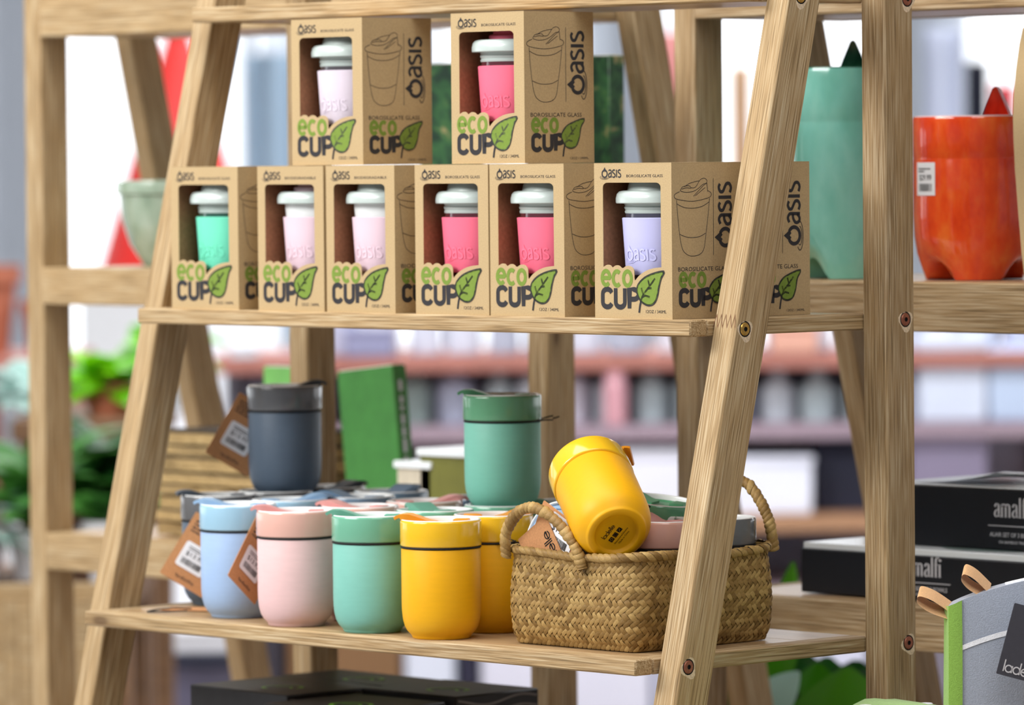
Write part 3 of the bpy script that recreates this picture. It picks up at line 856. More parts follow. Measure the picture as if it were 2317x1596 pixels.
# ------------------------------------------------------------------ woven basket
def weave_material():
    m, nt, b = nodes('seagrass_strands')
    N, L = nt.nodes, nt.links
    ge = N.new('ShaderNodeNewGeometry'); cr = N.new('ShaderNodeValToRGB')
    e = cr.color_ramp.elements
    e[0].position = 0; e[0].color = lin(128, 98, 52); e[1].position = 1; e[1].color = lin(188, 156, 98)
    k = e.new(0.45); k.color = lin(160, 127, 74)
    tc = N.new('ShaderNodeTexCoord'); ns = N.new('ShaderNodeTexNoise'); ns.inputs['Scale'].default_value = 700; ns.inputs['Detail'].default_value = 2
    L.new(tc.outputs['Object'], ns.inputs['Vector'])
    mx = N.new('ShaderNodeMix'); mx.data_type = 'RGBA'; mx.blend_type = 'MULTIPLY'; mx.inputs['Factor'].default_value = 0.35
    L.new(ge.outputs['Random Per Island'], cr.inputs[0]); L.new(cr.outputs[0], mx.inputs['A'])
    c2 = N.new('ShaderNodeValToRGB'); c2.color_ramp.elements[0].position = 0.35; c2.color_ramp.elements[0].color = (0.5, 0.5, 0.5, 1); c2.color_ramp.elements[1].position = 0.6
    L.new(ns.outputs['Fac'], c2.inputs[0]); L.new(c2.outputs[0], mx.inputs['B'])
    L.new(mx.outputs['Result'], b.inputs['Base Color']); b.inputs['Roughness'].default_value = 0.55; b.inputs['Specular IOR Level'].default_value = 0.3
    bp = N.new('ShaderNodeBump'); bp.inputs['Strength'].default_value = 0.25; bp.inputs['Distance'].default_value = 0.001
    L.new(ns.outputs['Fac'], bp.inputs['Height']); L.new(bp.outputs[0], b.inputs['Normal'])
    return m
WEAVE = weave_material()
ROPE = mat('seagrass_rope', (178, 142, 82), 0.6, 0.3, 260, 0.3, stretch=(1, 1, 1))
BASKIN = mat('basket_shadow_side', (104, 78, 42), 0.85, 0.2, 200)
BC = Vector((-0.118, 0.0565, ZL + 0.0005))
BHH = 0.083
def rr_point(t, hx, hy, rc):
    """walk a rounded rectangle; t in 0..1 from the middle of the left side, front side first"""
    straight = [2 * (hy - rc), 2 * (hx - rc), 2 * (hy - rc), 2 * (hx - rc)]
    q = math.pi / 2 * rc
    per = sum(straight) + 4 * q
    s = (t % 1.0) * per
    pos = [(-hx, hy - rc), (-hx + rc, -hy), (hx, -hy + rc), (hx - rc, hy)]
    dr = [(0, -1), (1, 0), (0, 1), (-1, 0)]
    cen = [(-hx + rc, -hy + rc), (hx - rc, -hy + rc), (hx - rc, hy - rc), (-hx + rc, hy - rc)]
    for i in range(4):
        if s <= straight[i]:
            return Vector((pos[i][0] + dr[i][0] * s, pos[i][1] + dr[i][1] * s)), Vector((dr[i][1], -dr[i][0]))
        s -= straight[i]
        if s <= q:
            a0 = math.pi + i * math.pi / 2
            a = a0 + s / rc
            return Vector((cen[i][0] + rc * math.cos(a), cen[i][1] + rc * math.sin(a))), Vector((math.cos(a), math.sin(a)))
        s -= q
    return Vector(pos[0]), Vector((-1, 0))
def bas(t, v, out=0.0):
    v = max(0.0, min(1.0, v))
    hx = 0.0775 + 0.0065 * v; hy = 0.0860 + 0.0070 * v; rc = 0.010 + 0.022 * v
    p, n = rr_point(t, hx, hy, rc)
    bulge = 0.0035 * math.sin(math.pi * min(1, v * 1.1)) - 0.003 * max(0, 0.12 - v) / 0.12
    p = p + n * (bulge + out)
    sag = -0.003 * math.sin(math.pi * ((t * 4) % 1.0)) ** 2 * v
    return Vector((p.x, p.y, v * BHH + sag))
bk = thing('wicker_basket', 'small woven seagrass basket with two rope handles, holding mugs', 'basket', T(BC))
def weave():
    P0 = 0.66; K = 28
    c = P0 / math.sqrt(2) / (4 * K)
    V, F = [], []
    r2 = math.sqrt(2)
    nmax = int(P0 / r2 / c) + 1
    def piece(a0, a1, b0, b1, along_a):
        cs = ((a0 + a1) / 2 + (b0 + b1) / 2) / r2
        cy = ((a0 + a1) / 2 - (b0 + b1) / 2) / r2
        if not (0 <= cs < P0) or cy < -0.5 * c or cy > BHH + 0.3 * c: return
        base = len(V)
        lift = random.uniform(0.8, 1.25); sk = random.uniform(-0.1, 0.1)
        nu, nv = 5, 3
        for j in range(nv):
            for i in range(nu):
                u, w_ = i / (nu - 1), j / (nv - 1)
                ww = 0.5 + (w_ - 0.5) * 0.97 + sk * (u - 0.5)
                uu = 0.5 + (u - 0.5) * 1.08
                a, b = (a0 + (a1 - a0) * uu, b0 + (b1 - b0) * ww) if along_a else (a0 + (a1 - a0) * ww, b0 + (b1 - b0) * uu)
                s, y = (a + b) / r2, (a - b) / r2
                o = (-0.0003 + 0.0010 * lift * math.sin(math.pi * u) ** 0.7) - 0.0005 * (2 * w_ - 1) ** 2
                V.append(bas(s / P0, y / BHH, o))
        for j in range(nv - 1):
            for i in range(nu - 1):
                q = base + j * nu + i
                F.append((q, q + 1, q + nu + 1, q + nu))
    for i in range(-2, nmax + 22):
        for j in range(-22, nmax + 2):
            k = (i - j) % 4
            if k == 0: piece(i * c, (i + 2) * c, j * c, (j + 1) * c, True)
            elif k == 3: piece(i * c, (i + 1) * c, j * c, (j + 2) * c, False)
    return mesh('weave', V, F, 60)
put('woven_strands', weave(), WEAVE, bk, T(BC), kind='stuff')
def shell(out, v0=0.0, v1=1.0, nt=96, nv=8):
    V, F = [], []
    for j in range(nv):
        for i in range(nt): V.append(bas(i / nt, v0 + (v1 - v0) * j / (nv - 1), out))
    for j in range(nv - 1):
        for i in range(nt):
            k = (i + 1) % nt
            F.append((j * nt + i, j * nt + k, (j + 1) * nt + k, (j + 1) * nt + i))
    F.append(tuple(range(nt))[::-1])
    return mesh('shell', V, F, 60)
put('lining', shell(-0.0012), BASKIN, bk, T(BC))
def braid(path_fn, n, w, h, closed=True):
    """slanted overlapping wraps along a path: path_fn(t) -> (point, tangent, outward)"""
    V, F = [], []
    for k in range(n):
        t0 = k / n; dt = 1.5 / n
        base = len(V)
        nu, nv = 4, 6
        lf = random.uniform(0.88, 1.15)
        for j in range(nv):
            for i in range(nu):
                u, a = i / (nu - 1), j / (nv - 1)
                t = t0 + dt * (0.75 * u + 1.25 * a)
                p, tg, n_ = path_fn(t)
                up = tg.cross(n_).normalized()
                ang = math.radians(-115 + 250 * a)
                rr = 0.86 + 0.42 * math.sin(math.pi * min(1, u * 0.8 + 0.1)) - 0.22 * u
                V.append(p + (n_ * math.cos(ang) * w + up * math.sin(ang) * h) * rr * lf)
        for j in range(nv - 1):
            for i in range(nu - 1):
                q = base + j * nu + i
                F.append((q, q + 1, q + nu + 1, q + nu))
    return mesh('braid', V, F, 60)
def rim_fn(t):
    a, b = bas(t, 1.0), bas(t + 0.002, 1.0)
    _, n2 = rr_point(t, 0.084, 0.093, 0.032)
    return a, (b - a).normalized(), Vector((n2.x, n2.y, 0))
put('rim_braid', braid(rim_fn, 92, 0.0034, 0.0038), WEAVE, bk, T(BC), kind='stuff')
put('rim_core', tube([bas(i / 96, 1.0) for i in range(96)], 0.0022, 8, closed=True), ROPE, bk, T(BC))
def handle(pts, nrm):
    P = smooth_path([Vector(p) for p in pts], 8)
    def fn(t):
        t = max(0, min(0.9999, t)) * (len(P) - 1); i = int(t); f = t - i
        p = P[i].lerp(P[min(i + 1, len(P) - 1)], f); tg = (P[min(i + 1, len(P) - 1)] - P[i]).normalized()
        return p, tg, Vector(nrm)
    V, F = [], []
    n = 30
    for k in range(n):      # wrapped turns, each a short slanted collar
        base = len(V); seg = 12; lf = random.uniform(0.9, 1.12)
        for j in range(4):
            for i in range(seg):
                a = 2 * math.pi * i / seg
                t = (k + j / 3 * 1.25 + 0.55 * math.cos(a + 0.6)) / n
                p, tg, nn = fn(t); up = tg.cross(nn).normalized()
                r = 0.0047 * lf * (0.84 + 0.34 * math.sin(math.pi * (0.1 + j / 3 * 0.8)) - 0.12 * j / 3)
                V.append(p + (nn * math.cos(a) + up * math.sin(a)) * r)
        for j in range(3):
            for i in range(seg):
                i2 = (i + 1) % seg
                F.append((base + j * seg + i, base + j * seg + i2, base + (j + 1) * seg + i2, base + (j + 1) * seg + i))
    return mesh('handle', V, F, 60)
wl = lambda x, y, z: (x - BC.x, y - BC.y, z - BC.z)
h1 = [wl(-0.1915, -0.038, -0.212), wl(-0.1890, -0.040, -0.188), wl(-0.1700, -0.041, -0.1690), wl(-0.1482, -0.041, -0.1660), wl(-0.1210, -0.041, -0.1785), wl(-0.1010, -0.041, -0.198), wl(-0.0935, -0.040, -0.217)]
put('handle', handle(h1, (0, -1, 0)), WEAVE, bk, T(BC))
h2 = [wl(-0.0475, 0.152, -0.210), wl(-0.0495, 0.150, -0.187), wl(-0.0590, 0.149, -0.1675), wl(-0.078, 0.149, -0.1500), wl(-0.104, 0.149, -0.1500), wl(-0.128, 0.150, -0.178), wl(-0.140, 0.152, -0.212)]
put('handle', handle(h2, (0, 1, 0)), WEAVE, bk, T(BC))

# mugs inside the basket
pb = PX(1396, 1210, 4.466)
ax = (0.553 * (-0.40 * R_ + 0.916 * U_) + 0.833 * D_).normalized()
xx = (R_ - ax * R_.dot(ax)).normalized()
MY = basis(xx, ax.cross(xx), ax, pb)
ty, _ = mug('tipped yellow mug lying on the basket with its base showing', 'yellow', MY, -12, 'ceramic_mug', 'mugs lying in the basket', elastic=False)
put('string', tube(smooth_path([(0.036, 0.010, 0.070), (0.040, 0.013, 0.064), (0.044, 0.014, 0.057)], 4), 0.0009, 6), BLACKEL, ty, MY)
def base_print():
    p = Print()
    a = 53
    ca, sa = math.cos(math.radians(a)), math.sin(math.radians(a))
    q = lambda x, y: (x * ca - y * sa, x * sa + y * ca)
    o = q(-0.0120, 0.0042)
    p.glyphs(word(LA, 'ladelle'), o[0], o[1], 0.0040, 0.0034, 0.0005, 0, a)
    for k in range(3):
        c = q(-0.0088 + 0.0062 * k, -0.0015)
        p.poly([(c[0] + x * ca - y * sa, c[1] + x * sa + y * ca) for x, y in ((-0.0023, -0.0023), (0.0023, -0.0023), (0.0023, 0.0023), (-0.0023, 0.0023))])
        if k == 0: p.line([(c[0] + 0.0013 * math.cos(t), c[1] + 0.0013 * math.sin(t)) for t in [i * 0.7 for i in range(9)]], 0.0004, 1, True)
        elif k == 1: p.line([(c[0] + x * ca - y * sa, c[1] + x * sa + y * ca) for x, y in ((-0.0014, -0.0014), (0.0014, -0.0014), (0.0014, 0.0014), (-0.0014, 0.0014))], 0.0004, 1, True)
        else:
            for sgn in (-1, 1): p.line([(c[0] + x * ca - y * sa, c[1] + x * sa + y * ca) for x, y in ((-0.0018, -0.0018 * sgn), (0.0018, 0.0018 * sgn))], 0.0004, 1)
    o = q(-0.0110, -0.0078); p.text('Stoneware/Silicone', o[0], o[1], 0.0205, 0.0019, 0, a)
    o = q(-0.0085, -0.0112); p.text('Made in China', o[0], o[1], 0.0155, 0.0019, 0, a)
    return p
bpnt = base_print()
# seen from below the x axis of the base runs the other way round
put('base_print', bpnt.mesh(lambda x, y: (x * 0.92, -y * 0.92, 0.0039)), [BLACK, mat('yellow_matt_ceramic', (0, 0, 0))], ty, MY)
def tilted(base, axis, xr=R_):
    z = Vector(axis).normalized(); x = (Vector(xr) - z * Vector(xr).dot(z)).normalized()
    return basis(x, z.cross(x), z, base)
ctop = Vector((-0.1555, -0.0150, -0.1960)); axb = Vector((0, -0.97, 0.24)).normalized()
bm_, MB_ = mug('light blue mug lying in the basket behind kraft tags', 'blue', tilted(ctop - axb * 0.1066, axb), 300, 'ceramic_mug', 'mugs lying in the basket', lidz=0.0036)
mug('pink mug standing in the basket right of the yellow one', 'pink', at(-0.088, 0.054, ZL + 0.003), CAMAZ + 130, 'ceramic_mug', 'mugs lying in the basket')
mug('green mug leaning in the basket behind the pink one', 'green', tilted((-0.152, 0.098, ZL + 0.017), (0.14, 0.02, 1)), CAMAZ + 110, 'ceramic_mug', 'mugs lying in the basket')
mug('charcoal mug standing at the right end of the basket', 'charcoal', at(-0.0745, 0.1055, ZL + 0.003), CAMAZ + 250, 'ceramic_mug', 'mugs lying in the basket')
# tags on the light blue mug in the basket
tagA = plate([rrect(0.041, 0.060, 0.0005, n=1)], 0.0006, lambda x, y, d: (x, y, -d))
MA = facing(ONY(1232, 1260, -0.0325), 33, -46)
ga = put('brand_tag', tagA, TAGK, bm_, MA, label='brown card tag with black lettering and round emblem')
p = Print()
p.glyphs(word(LA, 'ladelle'), 0.0160, -0.0210, 0.0092, 0.0068, 0.0011, 0, 90)
p.poly(CIRC(-0.005, -0.008, 0.0115, 0.0155, 28))
p.line([(-0.0075 + 0.0042 * math.cos(a), -0.0015 + 0.0062 * math.sin(a)) for a in [i * math.pi / 10 for i in range(20)]], 0.0016, 1, True)
p.line([(-0.003, -0.012), (0.000, -0.017), (-0.002, -0.024)], 0.0015, 1)
p.line([(0.0042, -0.008), (0.0052, -0.018)], 0.0011, 1)
put('tag_emblem', p.mesh(lambda x, y: (x, y, 0.0002)), [BLACK, TAGK], ga, MA)
MB2 = facing(ONY(1264, 1210, -0.0300), -27, -46)
gb = put('price_tag', plate([rrect(0.060, 0.036, 0.0008, n=1)], 0.0006, lambda x, y, d: (x, y, -d)), TAGK, bm_, MB2, label='brown card price tag')
put('price_sticker', STK, STICK, gb, MB2 @ T((0.002, 0.001, 0.0006)))
put('sticker_print', STP, BLACK, gb, MB2 @ T((0.002, 0.001, 0.0008)))
# loose tag with its elastic loop lying on the shelf, left of the mugs
lt = thing('loose_tag', 'loose brown tag with a black elastic loop lying at the left of the shelf', 'tag', T((-0.678, -0.02, ZL)))
Mt = T((-0.672, 0.004, ZL + 0.0012)) @ RZ(28)
put('tag_card', plate([rrect(0.052, 0.034, 0.0006, n=1)], 0.0006, lambda x, y, d: (x, y, -d)), TAGK, lt, Mt)
put('elastic_loop', tube(smooth_path([(-0.652, -0.018, ZL + 0.002), (-0.660, -0.034, ZL + 0.0016), (-0.671, -0.047, ZL + 0.0016), (-0.676, -0.046, ZL + 0.0016), (-0.674, -0.034, ZL + 0.003), (-0.664, -0.022, ZL + 0.004), (-0.655, -0.010, ZL + 0.003)], 5), 0.0008, 6), BLACKEL, lt)

# ------------------------------------------------------------------ glazed pots with pointed ears on the shelf behind
def glaze(name, base, hi, lo, scale=14):
    m, nt, b = nodes(name)
    N, L = nt.nodes, nt.links
    tc = N.new('ShaderNodeTexCoord'); mp = N.new('ShaderNodeMapping'); mp.inputs['Scale'].default_value = (1.6, 1.6, 0.7)
    ns = N.new('ShaderNodeTexNoise'); ns.inputs['Scale'].default_value = scale * 2.2; ns.inputs['Detail'].default_value = 4; ns.inputs['Roughness'].default_value = 0.6
    cr = N.new('ShaderNodeValToRGB')
    for (p, c), e in zip(((0.30, lo), (0.5, base)), cr.color_ramp.elements): e.position = p; e.color = lin(*c)
    e = cr.color_ramp.elements.new(0.74); e.color = lin(*hi)
    L.new(tc.outputs['Object'], mp.inputs[0]); L.new(mp.outputs[0], ns.inputs['Vector']); L.new(ns.outputs['Fac'], cr.inputs[0]); L.new(cr.outputs[0], b.inputs['Base Color'])
    b.inputs['Roughness'].default_value = 0.14; b.inputs['Coat Weight'].default_value = 0.5; b.inputs['Coat Roughness'].default_value = 0.05
    return m
FOOT = math.pi - 3 * math.atan2(-D_.y, -D_.x)      # one foot turned to the viewer
def pot(label, loc, r, h, ears, body_m, ear_m, rim_m, sticker=None, stick_deg=0, tap=1.0):
    M = T(loc)
    t = thing('animal_pot', label, 'pot', M, 'glazed pots with pointed ears')
    seg, V, F = 64, [], []
    prof = [(0.30, 0.0), (0.72, 0.0), (0.80, 0.06), (0.90, 0.16), (0.97, 0.27), (1.0, 0.40), (1.0, 0.735), (0.992, 0.745), (1.0, 0.755), (1.0, 0.985), (0.985, 1.0), (0.955, 1.0), (0.945, 0.985), (0.93, 0.5), (0.0, 0.45)]
    for q, v in prof:
        if 0.0 <= v < 0.5 and q > 0.5 and q < 0.999 and v != 0.5: q = 1 - (1 - q) * tap
        for i in range(seg):
            a = 2 * math.pi * i / seg
            f = 1.0
            if v < 0.17: f = 1 - 0.16 * (1 - v / 0.17) * (0.5 + 0.5 * math.cos(3 * a + FOOT))
            z = v * h + (0.10 * h * (1 - v / 0.17) * max(0, math.cos(3 * a + FOOT)) if v < 0.17 else 0)
            V.append((q * r * f * math.cos(a), q * r * f * math.sin(a), z))
    for j in range(len(prof) - 1):
        for i in range(seg):
            k = (i + 1) % seg
            F.append((j * seg + i, j * seg + k, (j + 1) * seg + k, (j + 1) * seg + i))
    put('pot_body', mesh('pot', V, F, 50), body_m, t, M)
    put('rim_line', tube([(0.97 * r * math.cos(2 * math.pi * i / 64), 0.97 * r * math.sin(2 * math.pi * i / 64), h * 1.0) for i in range(64)], 0.0011, 6, closed=True), rim_m, t, M)
    for deg, eh in ears:        # hollow-faced triangular ear standing on the rim
        a = math.radians(deg)
        p0 = Vector((0.95 * r * math.cos(a), 0.95 * r * math.sin(a), h * 0.99))
        tx = Vector((-math.sin(a), math.cos(a), 0)); nr = Vector((math.cos(a), math.sin(a), 0))
        w = eh * 0.95
        out = [(-w / 2, 0), (-w * 0.34, eh * 0.40), (-w * 0.10, eh * 0.93), (0, eh), (w * 0.10, eh * 0.93), (w * 0.34, eh * 0.40), (w / 2, 0)]
        inn = [(x * 0.55, y * 0.72 + 0.001) for x, y in out]
        V, F = [], []
        for pts, d in ((out, -0.004), (out, 0.0035), (inn, 0.0005)):
            for x, y in pts: V.append(p0 + tx * x + nr * d + Vector((0, 0, y)) - nr * (y * 0.10))
        n = len(out)
        for i in range(n - 1):
            F += [(n + i, n + i + 1, 2 * n + i + 1, 2 * n + i), (i + 1, i, 2 * n - n + i, n + i + 1)]
        F += [tuple(range(2 * n, 3 * n)), tuple(range(n))[::-1]]
        put('ear', mesh('ear', V, F, 40), ear_m, t)
    if sticker:
        a0 = math.radians(stick_deg)
        def wrap(x, y, d=0.0004): return ((r + d) * math.cos(a0 + x / r), (r + d) * math.sin(a0 + x / r), h * 0.62 + y)
        g = put('price_sticker', grid_mesh(6, 2, lambda u, v: wrap((u - 0.5) * 0.028, (v - 0.5) * 0.031)), STICK, t, M)
        p = Print()
        p.text(sticker, -0.0085, -0.002, 0.018, 0.0062); barcode(p, -0.009, -0.0115, 0.019, 0.0072, seed=8)
        p.dashes(-0.0105, 0.009, 0.019, 0.0012); p.dashes(-0.0105, 0.0065, 0.010, 0.0012, seed=4)
        put('sticker_print', p.mesh(lambda x, y: wrap(x, y, 0.0007)), BLACK, g, M)
    return t
# ears are built in the pot's frame, so parent offsets are handled through M
def ear_fix():
    for o in COL.objects:
        if o.name.startswith('ear') and o.parent is not None:
            o.matrix_local = Matrix()
ORANGE = glaze('orange_glaze', (236, 78, 28), (246, 118, 46), (216, 54, 20))
TEAL = glaze('teal_glaze', (118, 188, 172), (142, 204, 190), (100, 172, 154), 6)
DKGREEN = glaze('dark_green_glaze', (32, 84, 62), (60, 120, 92), (18, 60, 44))
REDEAR = glaze('red_orange_glaze', (198, 46, 26), (232, 96, 66), (160, 28, 16))
pO = ONY(2207, 636, 0.523); pT = ONY(1925, 630, 0.515)
azv = math.degrees(math.atan2(-D_.y, -D_.x))        # heading from a thing to the viewer
hO, hT = 0.1535, 0.2020
pot('orange glazed pot with a pointed ear and a price sticker', (pO.x, pO.y, 0.0225), 0.0585, hO, ((azv + 151, 0.031), (azv + 86, 0.031)), ORANGE, REDEAR, mat('pinkish_white_rim', (236, 214, 220), 0.2), '$29.99', azv - 58, tap=0.6)
pot('tall teal glazed pot with dark green ear behind the slanted leg', (pT.x, pT.y, 0.0225), 0.0565, hT, ((azv + 172, 0.031), (azv + 246, 0.031)), TEAL, DKGREEN, DKGREEN, tap=0.3)
ear_fix()

# pale green bowl on the shelf behind, left
c = ONY(384, 590, 0.555)
BOWLM = glaze('celadon_glaze', (154, 174, 154), (180, 196, 180), (130, 152, 132), 12)
tb = thing('mixing_bowl', 'pale green glazed bowl with a rolled rim on the farther shelf', 'bowl', T((c.x, c.y, 0.0246)))
put('bowl_body', lathe([(0, 0.004), (0.022, 0.0), (0.029, 0.0), (0.031, 0.004), (0.044, 0.024), (0.053, 0.052), (0.056, 0.082), (0.0545, 0.082), (0.050, 0.050), (0.040, 0.022), (0, 0.010)]), BOWLM, tb, T((c.x, c.y, 0.0246)))
put('rolled_rim', lathe([(0.055, 0.080), (0.0595, 0.081), (0.0605, 0.088), (0.0590, 0.0950), (0.0560, 0.0960), (0.0545, 0.092), (0.0545, 0.082)]), BOWLM, tb, T((c.x, c.y, 0.0246)))

# ------------------------------------------------------------------ black bowl-set boxes on the shelf behind
BLKBOX = mat('black_printed_card', (24, 26, 32), 0.42, 0.06, 60, spec=0.35)
WHITECARD = mat('glossy_white_lid_film', (238, 244, 248), 0.22, 0.03, 20, spec=0.6)
GREYPLATE = mat('sage_grey_print', (134, 154, 150), 0.3, 0.05, 40)
def set_box(label, px0, z0, h, w, d, yaw, tx, dx=0.0, extra=None, Y=0.462):
    p = ONY(px0[0], px0[1], Y)
    M = T((p.x + dx, p.y, z0)) @ RZ(yaw)
    t = thing('gift_box', label, 'box', M, 'black bowl-set boxes')
    put('carton', boxmesh(w, d, h, 0.001), BLKBOX, t, M)
    put('lid_film', boxmesh(w - 0.004, d - 0.004, 0.0012 if h > 0.05 else 0.006, 0.0005, (0.002, 0.002, h)), WHITECARD, t, M)
    q = Print()
    cx = tx
    q.glyphs(word(AM, 'amalfi'), cx - 0.0225, h * 0.545, 0.0122, 0.0125, 0.0021, 0, 0, 0.0006)
    q.line([(cx - 0.030, h * 0.40), (cx + 0.032, h * 0.40)], 0.0007)
    q.text('ALAIR SET OF 3 BOWLS', cx - 0.028, h * 0.22, 0.056, 0.0040)
    q.text('ON BAMBOO TRAY', cx - 0.017, h * 0.11, 0.034, 0.0026)
    put('printed_front', q.mesh(lambda x, y: (x, -0.0003, y)), WHITEINK, t, M, label='pale serif lettering with a ruled line')
    if extra: extra(t, M, w, d, h)
    return t
def dish_print(t, M, w, d, h):
    put('dish_picture', lathe([(0.0, 0.0), (0.062, 0.0)], 40), GREYPLATE, t, M @ T((w * 0.58, d * 0.42, h + 0.0063)) @ Matrix.Diagonal((1, 0.8, 1, 1)))
def loose_card(t, M, w, d, h):
    put('curled_sheet', grid_mesh(9, 7, lambda u, v: (0.03 + 0.10 * u, 0.02 + 0.13 * v, h + 0.0016 + 0.012 * u * u * (1 - v) + 0.003 * v)), WHITECARD, t, M)
set_box('lower black bowl-set box lying on the back shelf rail, right of the basket', (1812, 1336), -0.2795, 0.0422, 0.345, 0.155, 0, 0.160, extra=dish_print)
set_box('upper black bowl-set box with white lid, stacked at the right edge', (1990, 1228), -0.2795 + 0.0490, 0.0570, 0.300, 0.130, 0, 0.168, extra=loose_card, Y=0.497)

# ------------------------------------------------------------------ kraft packaging at the right edge
kp = ONY(2292, 264, 0.4388)
outl = [(0.0135, 0.0), (0.0094, 0.028), (0.0055, 0.066), (0.0020, 0.104), (0.0003, 0.135), (0.0, 0.152), (0.0010, 0.172), (0.0038, 0.195), (0.0080, 0.218), (0.012, 0.232), (0.020, 0.240), (0.07, 0.243), (0.120, 0.240), (0.128, 0.232), (0.136, 0.195), (0.140, 0.152), (0.138, 0.104), (0.1345, 0.066), (0.1265, 0.0)]
MK = T((kp.x, 0.4388, 0.0225))
kt = thing('kraft_bag', 'brown card bag with a waisted outline cut by the right edge', 'bag', MK)
bench_top = -0.455
put('bag_body', plate([outl], 0.028, lambda x, y, d: (x, d, y)), KRAFT, kt, MK)
put('fold_line', boxmesh(0.10, 0.0004, 0.0010, 0, (0.022, -0.0004, 0.226)), KRAFTIN, kt, MK)

# ------------------------------------------------------------------ oven mitts and green towels on a bench beside the shelf
bn = thing('display_bench', 'low wooden bench beside the near shelf, under the mitts and towels', 'bench', T((0.34, 0.05, FZ)))
for k in range(4):
    board('bench_board', (0.050, -0.17 + k * 0.1, bench_top - 0.02), (0.66, -0.17 + k * 0.1, bench_top - 0.02), 0.096, 0.02, WOODB, bn)
for x in (0.07, 0.60):
    for y in (-0.15, 0.17):
        board('leg', (x, y, FZ), (x, y, bench_top - 0.02), 0.04, 0.04, WOODB, bn, (1, 0, 0))
def cloth(name, rgb, scale=900, rough=0.9):
    return mat(name, rgb, rough, 0.10, scale, 0.25, spec=0.1, sheen=0.4)
GREYCL, LIMECL, TANCL, WHITECL = cloth('grey_linen', (158, 166, 182)), cloth('lime_binding', (142, 186, 84)), cloth('tan_webbing', (222, 172, 118)), cloth('white_stripe', (236, 238, 246))
def mitt(label, o3, yaw, loops, tag, sc=1.0):
    """padded mitt: curved quilted panel with binding, stripe and hanging loops"""
    M = facing(o3, 0, yaw)
    t = thing('oven_mitt', label, 'oven mitt', M, 'oven mitts on the bench')
    W_, H_ = 0.150 * sc, 0.235 * sc
    def edge(u):     # top outline: rises from the bound side edge to the rounded tip
        return H_ * (0.885 + 0.115 * math.sin(min(1.0, u * 1.25) * math.pi / 2) ** 0.8 if u < 0.8 else 1.0 - 0.25 * ((u - 0.8) / 0.2) ** 2)
    def surf(u, v, off):
        x = W_ * (u + 0.03 * (1 - v)) - 0.006 * (1 - v)
        y = edge(u) * v
        bulge = 0.016 * math.sin(math.pi * (0.12 + 0.76 * u)) * math.sin(math.pi * (0.1 + 0.85 * v)) ** 0.6
        return Vector((x, y, off * (bulge + 0.007)))
    V, F = [], []
    nu, nv = 26, 26
    for s in (1, -1):
        for j in range(nv):
            for i in range(nu): V.append(surf(i / (nu - 1), j / (nv - 1), s))
    N1 = nu * nv
    for j in range(nv - 1):
        for i in range(nu - 1):
            a = j * nu + i
            F.append((a, a + 1, a + nu + 1, a + nu)); F.append((N1 + a, N1 + a + nu, N1 + a + nu + 1, N1 + a + 1))
    bnd = [i for i in range(nu)] + [j * nu + nu - 1 for j in range(1, nv)] + [(nv - 1) * nu + i for i in range(nu - 2, -1, -1)] + [j * nu for j in range(nv - 2, 0, -1)]
    for a, b in zip(bnd, bnd[1:] + bnd[:1]): F.append((a, N1 + a, N1 + b, b))
    put('mitt_body', mesh('mitt', V, F, 50), GREYCL, t, M)
    def strip(fn, n, m, nm):
        V, F = [], []
        for i in range(n):
            for q in fn(i / (n - 1)): V.append(q)
        k = len(V) // n
        for i in range(n - 1):
            for j in range(k - 1): F.append((i * k + j, i * k + j + 1, (i + 1) * k + j + 1, (i + 1) * k + j))
        return put(nm, mesh(nm, V, F, 50), m, t, M)
    def bind(v):
        q = surf(0, v, 1); q2 = surf(0.062, v, 1); q1 = surf(0.03, v, 1)
        e = Vector((-0.002, 0, 0))
        return [Vector((q.x - 0.002, q.y, -0.008)), Vector((q.x - 0.0035, q.y, 0.0)), q + Vector((-0.0025, 0, 0.0015)), q1 + Vector((0, 0, 0.0022)), q2 + Vector((0, 0, 0.0012)), q2]
    strip(bind, 24, LIMECL, 'edge_binding')
    def stripe(u):
        uu = 0.062 + 0.93 * u
        v = 0.800 + 0.012 * math.sin(min(1, u * 3) * math.pi / 2)
        return [surf(uu, v, 1) + Vector((0, 0, 0.0006)), surf(uu, v + 0.020, 1) + Vector((0, 0, 0.0006))]
    strip(stripe, 20, WHITECL, 'white_stripe')
    put('tip_seam', tube([surf(u, 1.0, 1) + Vector((0, 0.0005, -0.004)) for u in [0.32 + 0.6 * i / 14 for i in range(15)]], 0.0018, 6), WHITECL, t, M)
    for lx, ly, ang, ln in loops:        # folded webbing loops on the bound edge
        a = math.radians(ang); w = 0.0085
        path = [(0.004, 0.000), (-0.5 * ln, 0.0055), (-0.92 * ln, 0.0062), (-ln, 0.0030), (-0.9 * ln, -0.0010), (-0.5 * ln, -0.0045), (0.004, -0.0050)]
        P = smooth_path([Vector((x * math.cos(a) - y * math.sin(a) + lx, x * math.sin(a) + y * math.cos(a) + ly, 0)) for x, y in path], 5)
        V, F = [], []
        for q in P:
            V.append(q + Vector((-0.003, -0.002, w))); V.append(q + Vector((0.003, 0.006, -w)))
        for i in range(len(P) - 1): F.append((2 * i, 2 * i + 1, 2 * i + 3, 2 * i + 2))
        put('hanging_loop', mesh('loop', V, F, 60), TANCL, t, M)
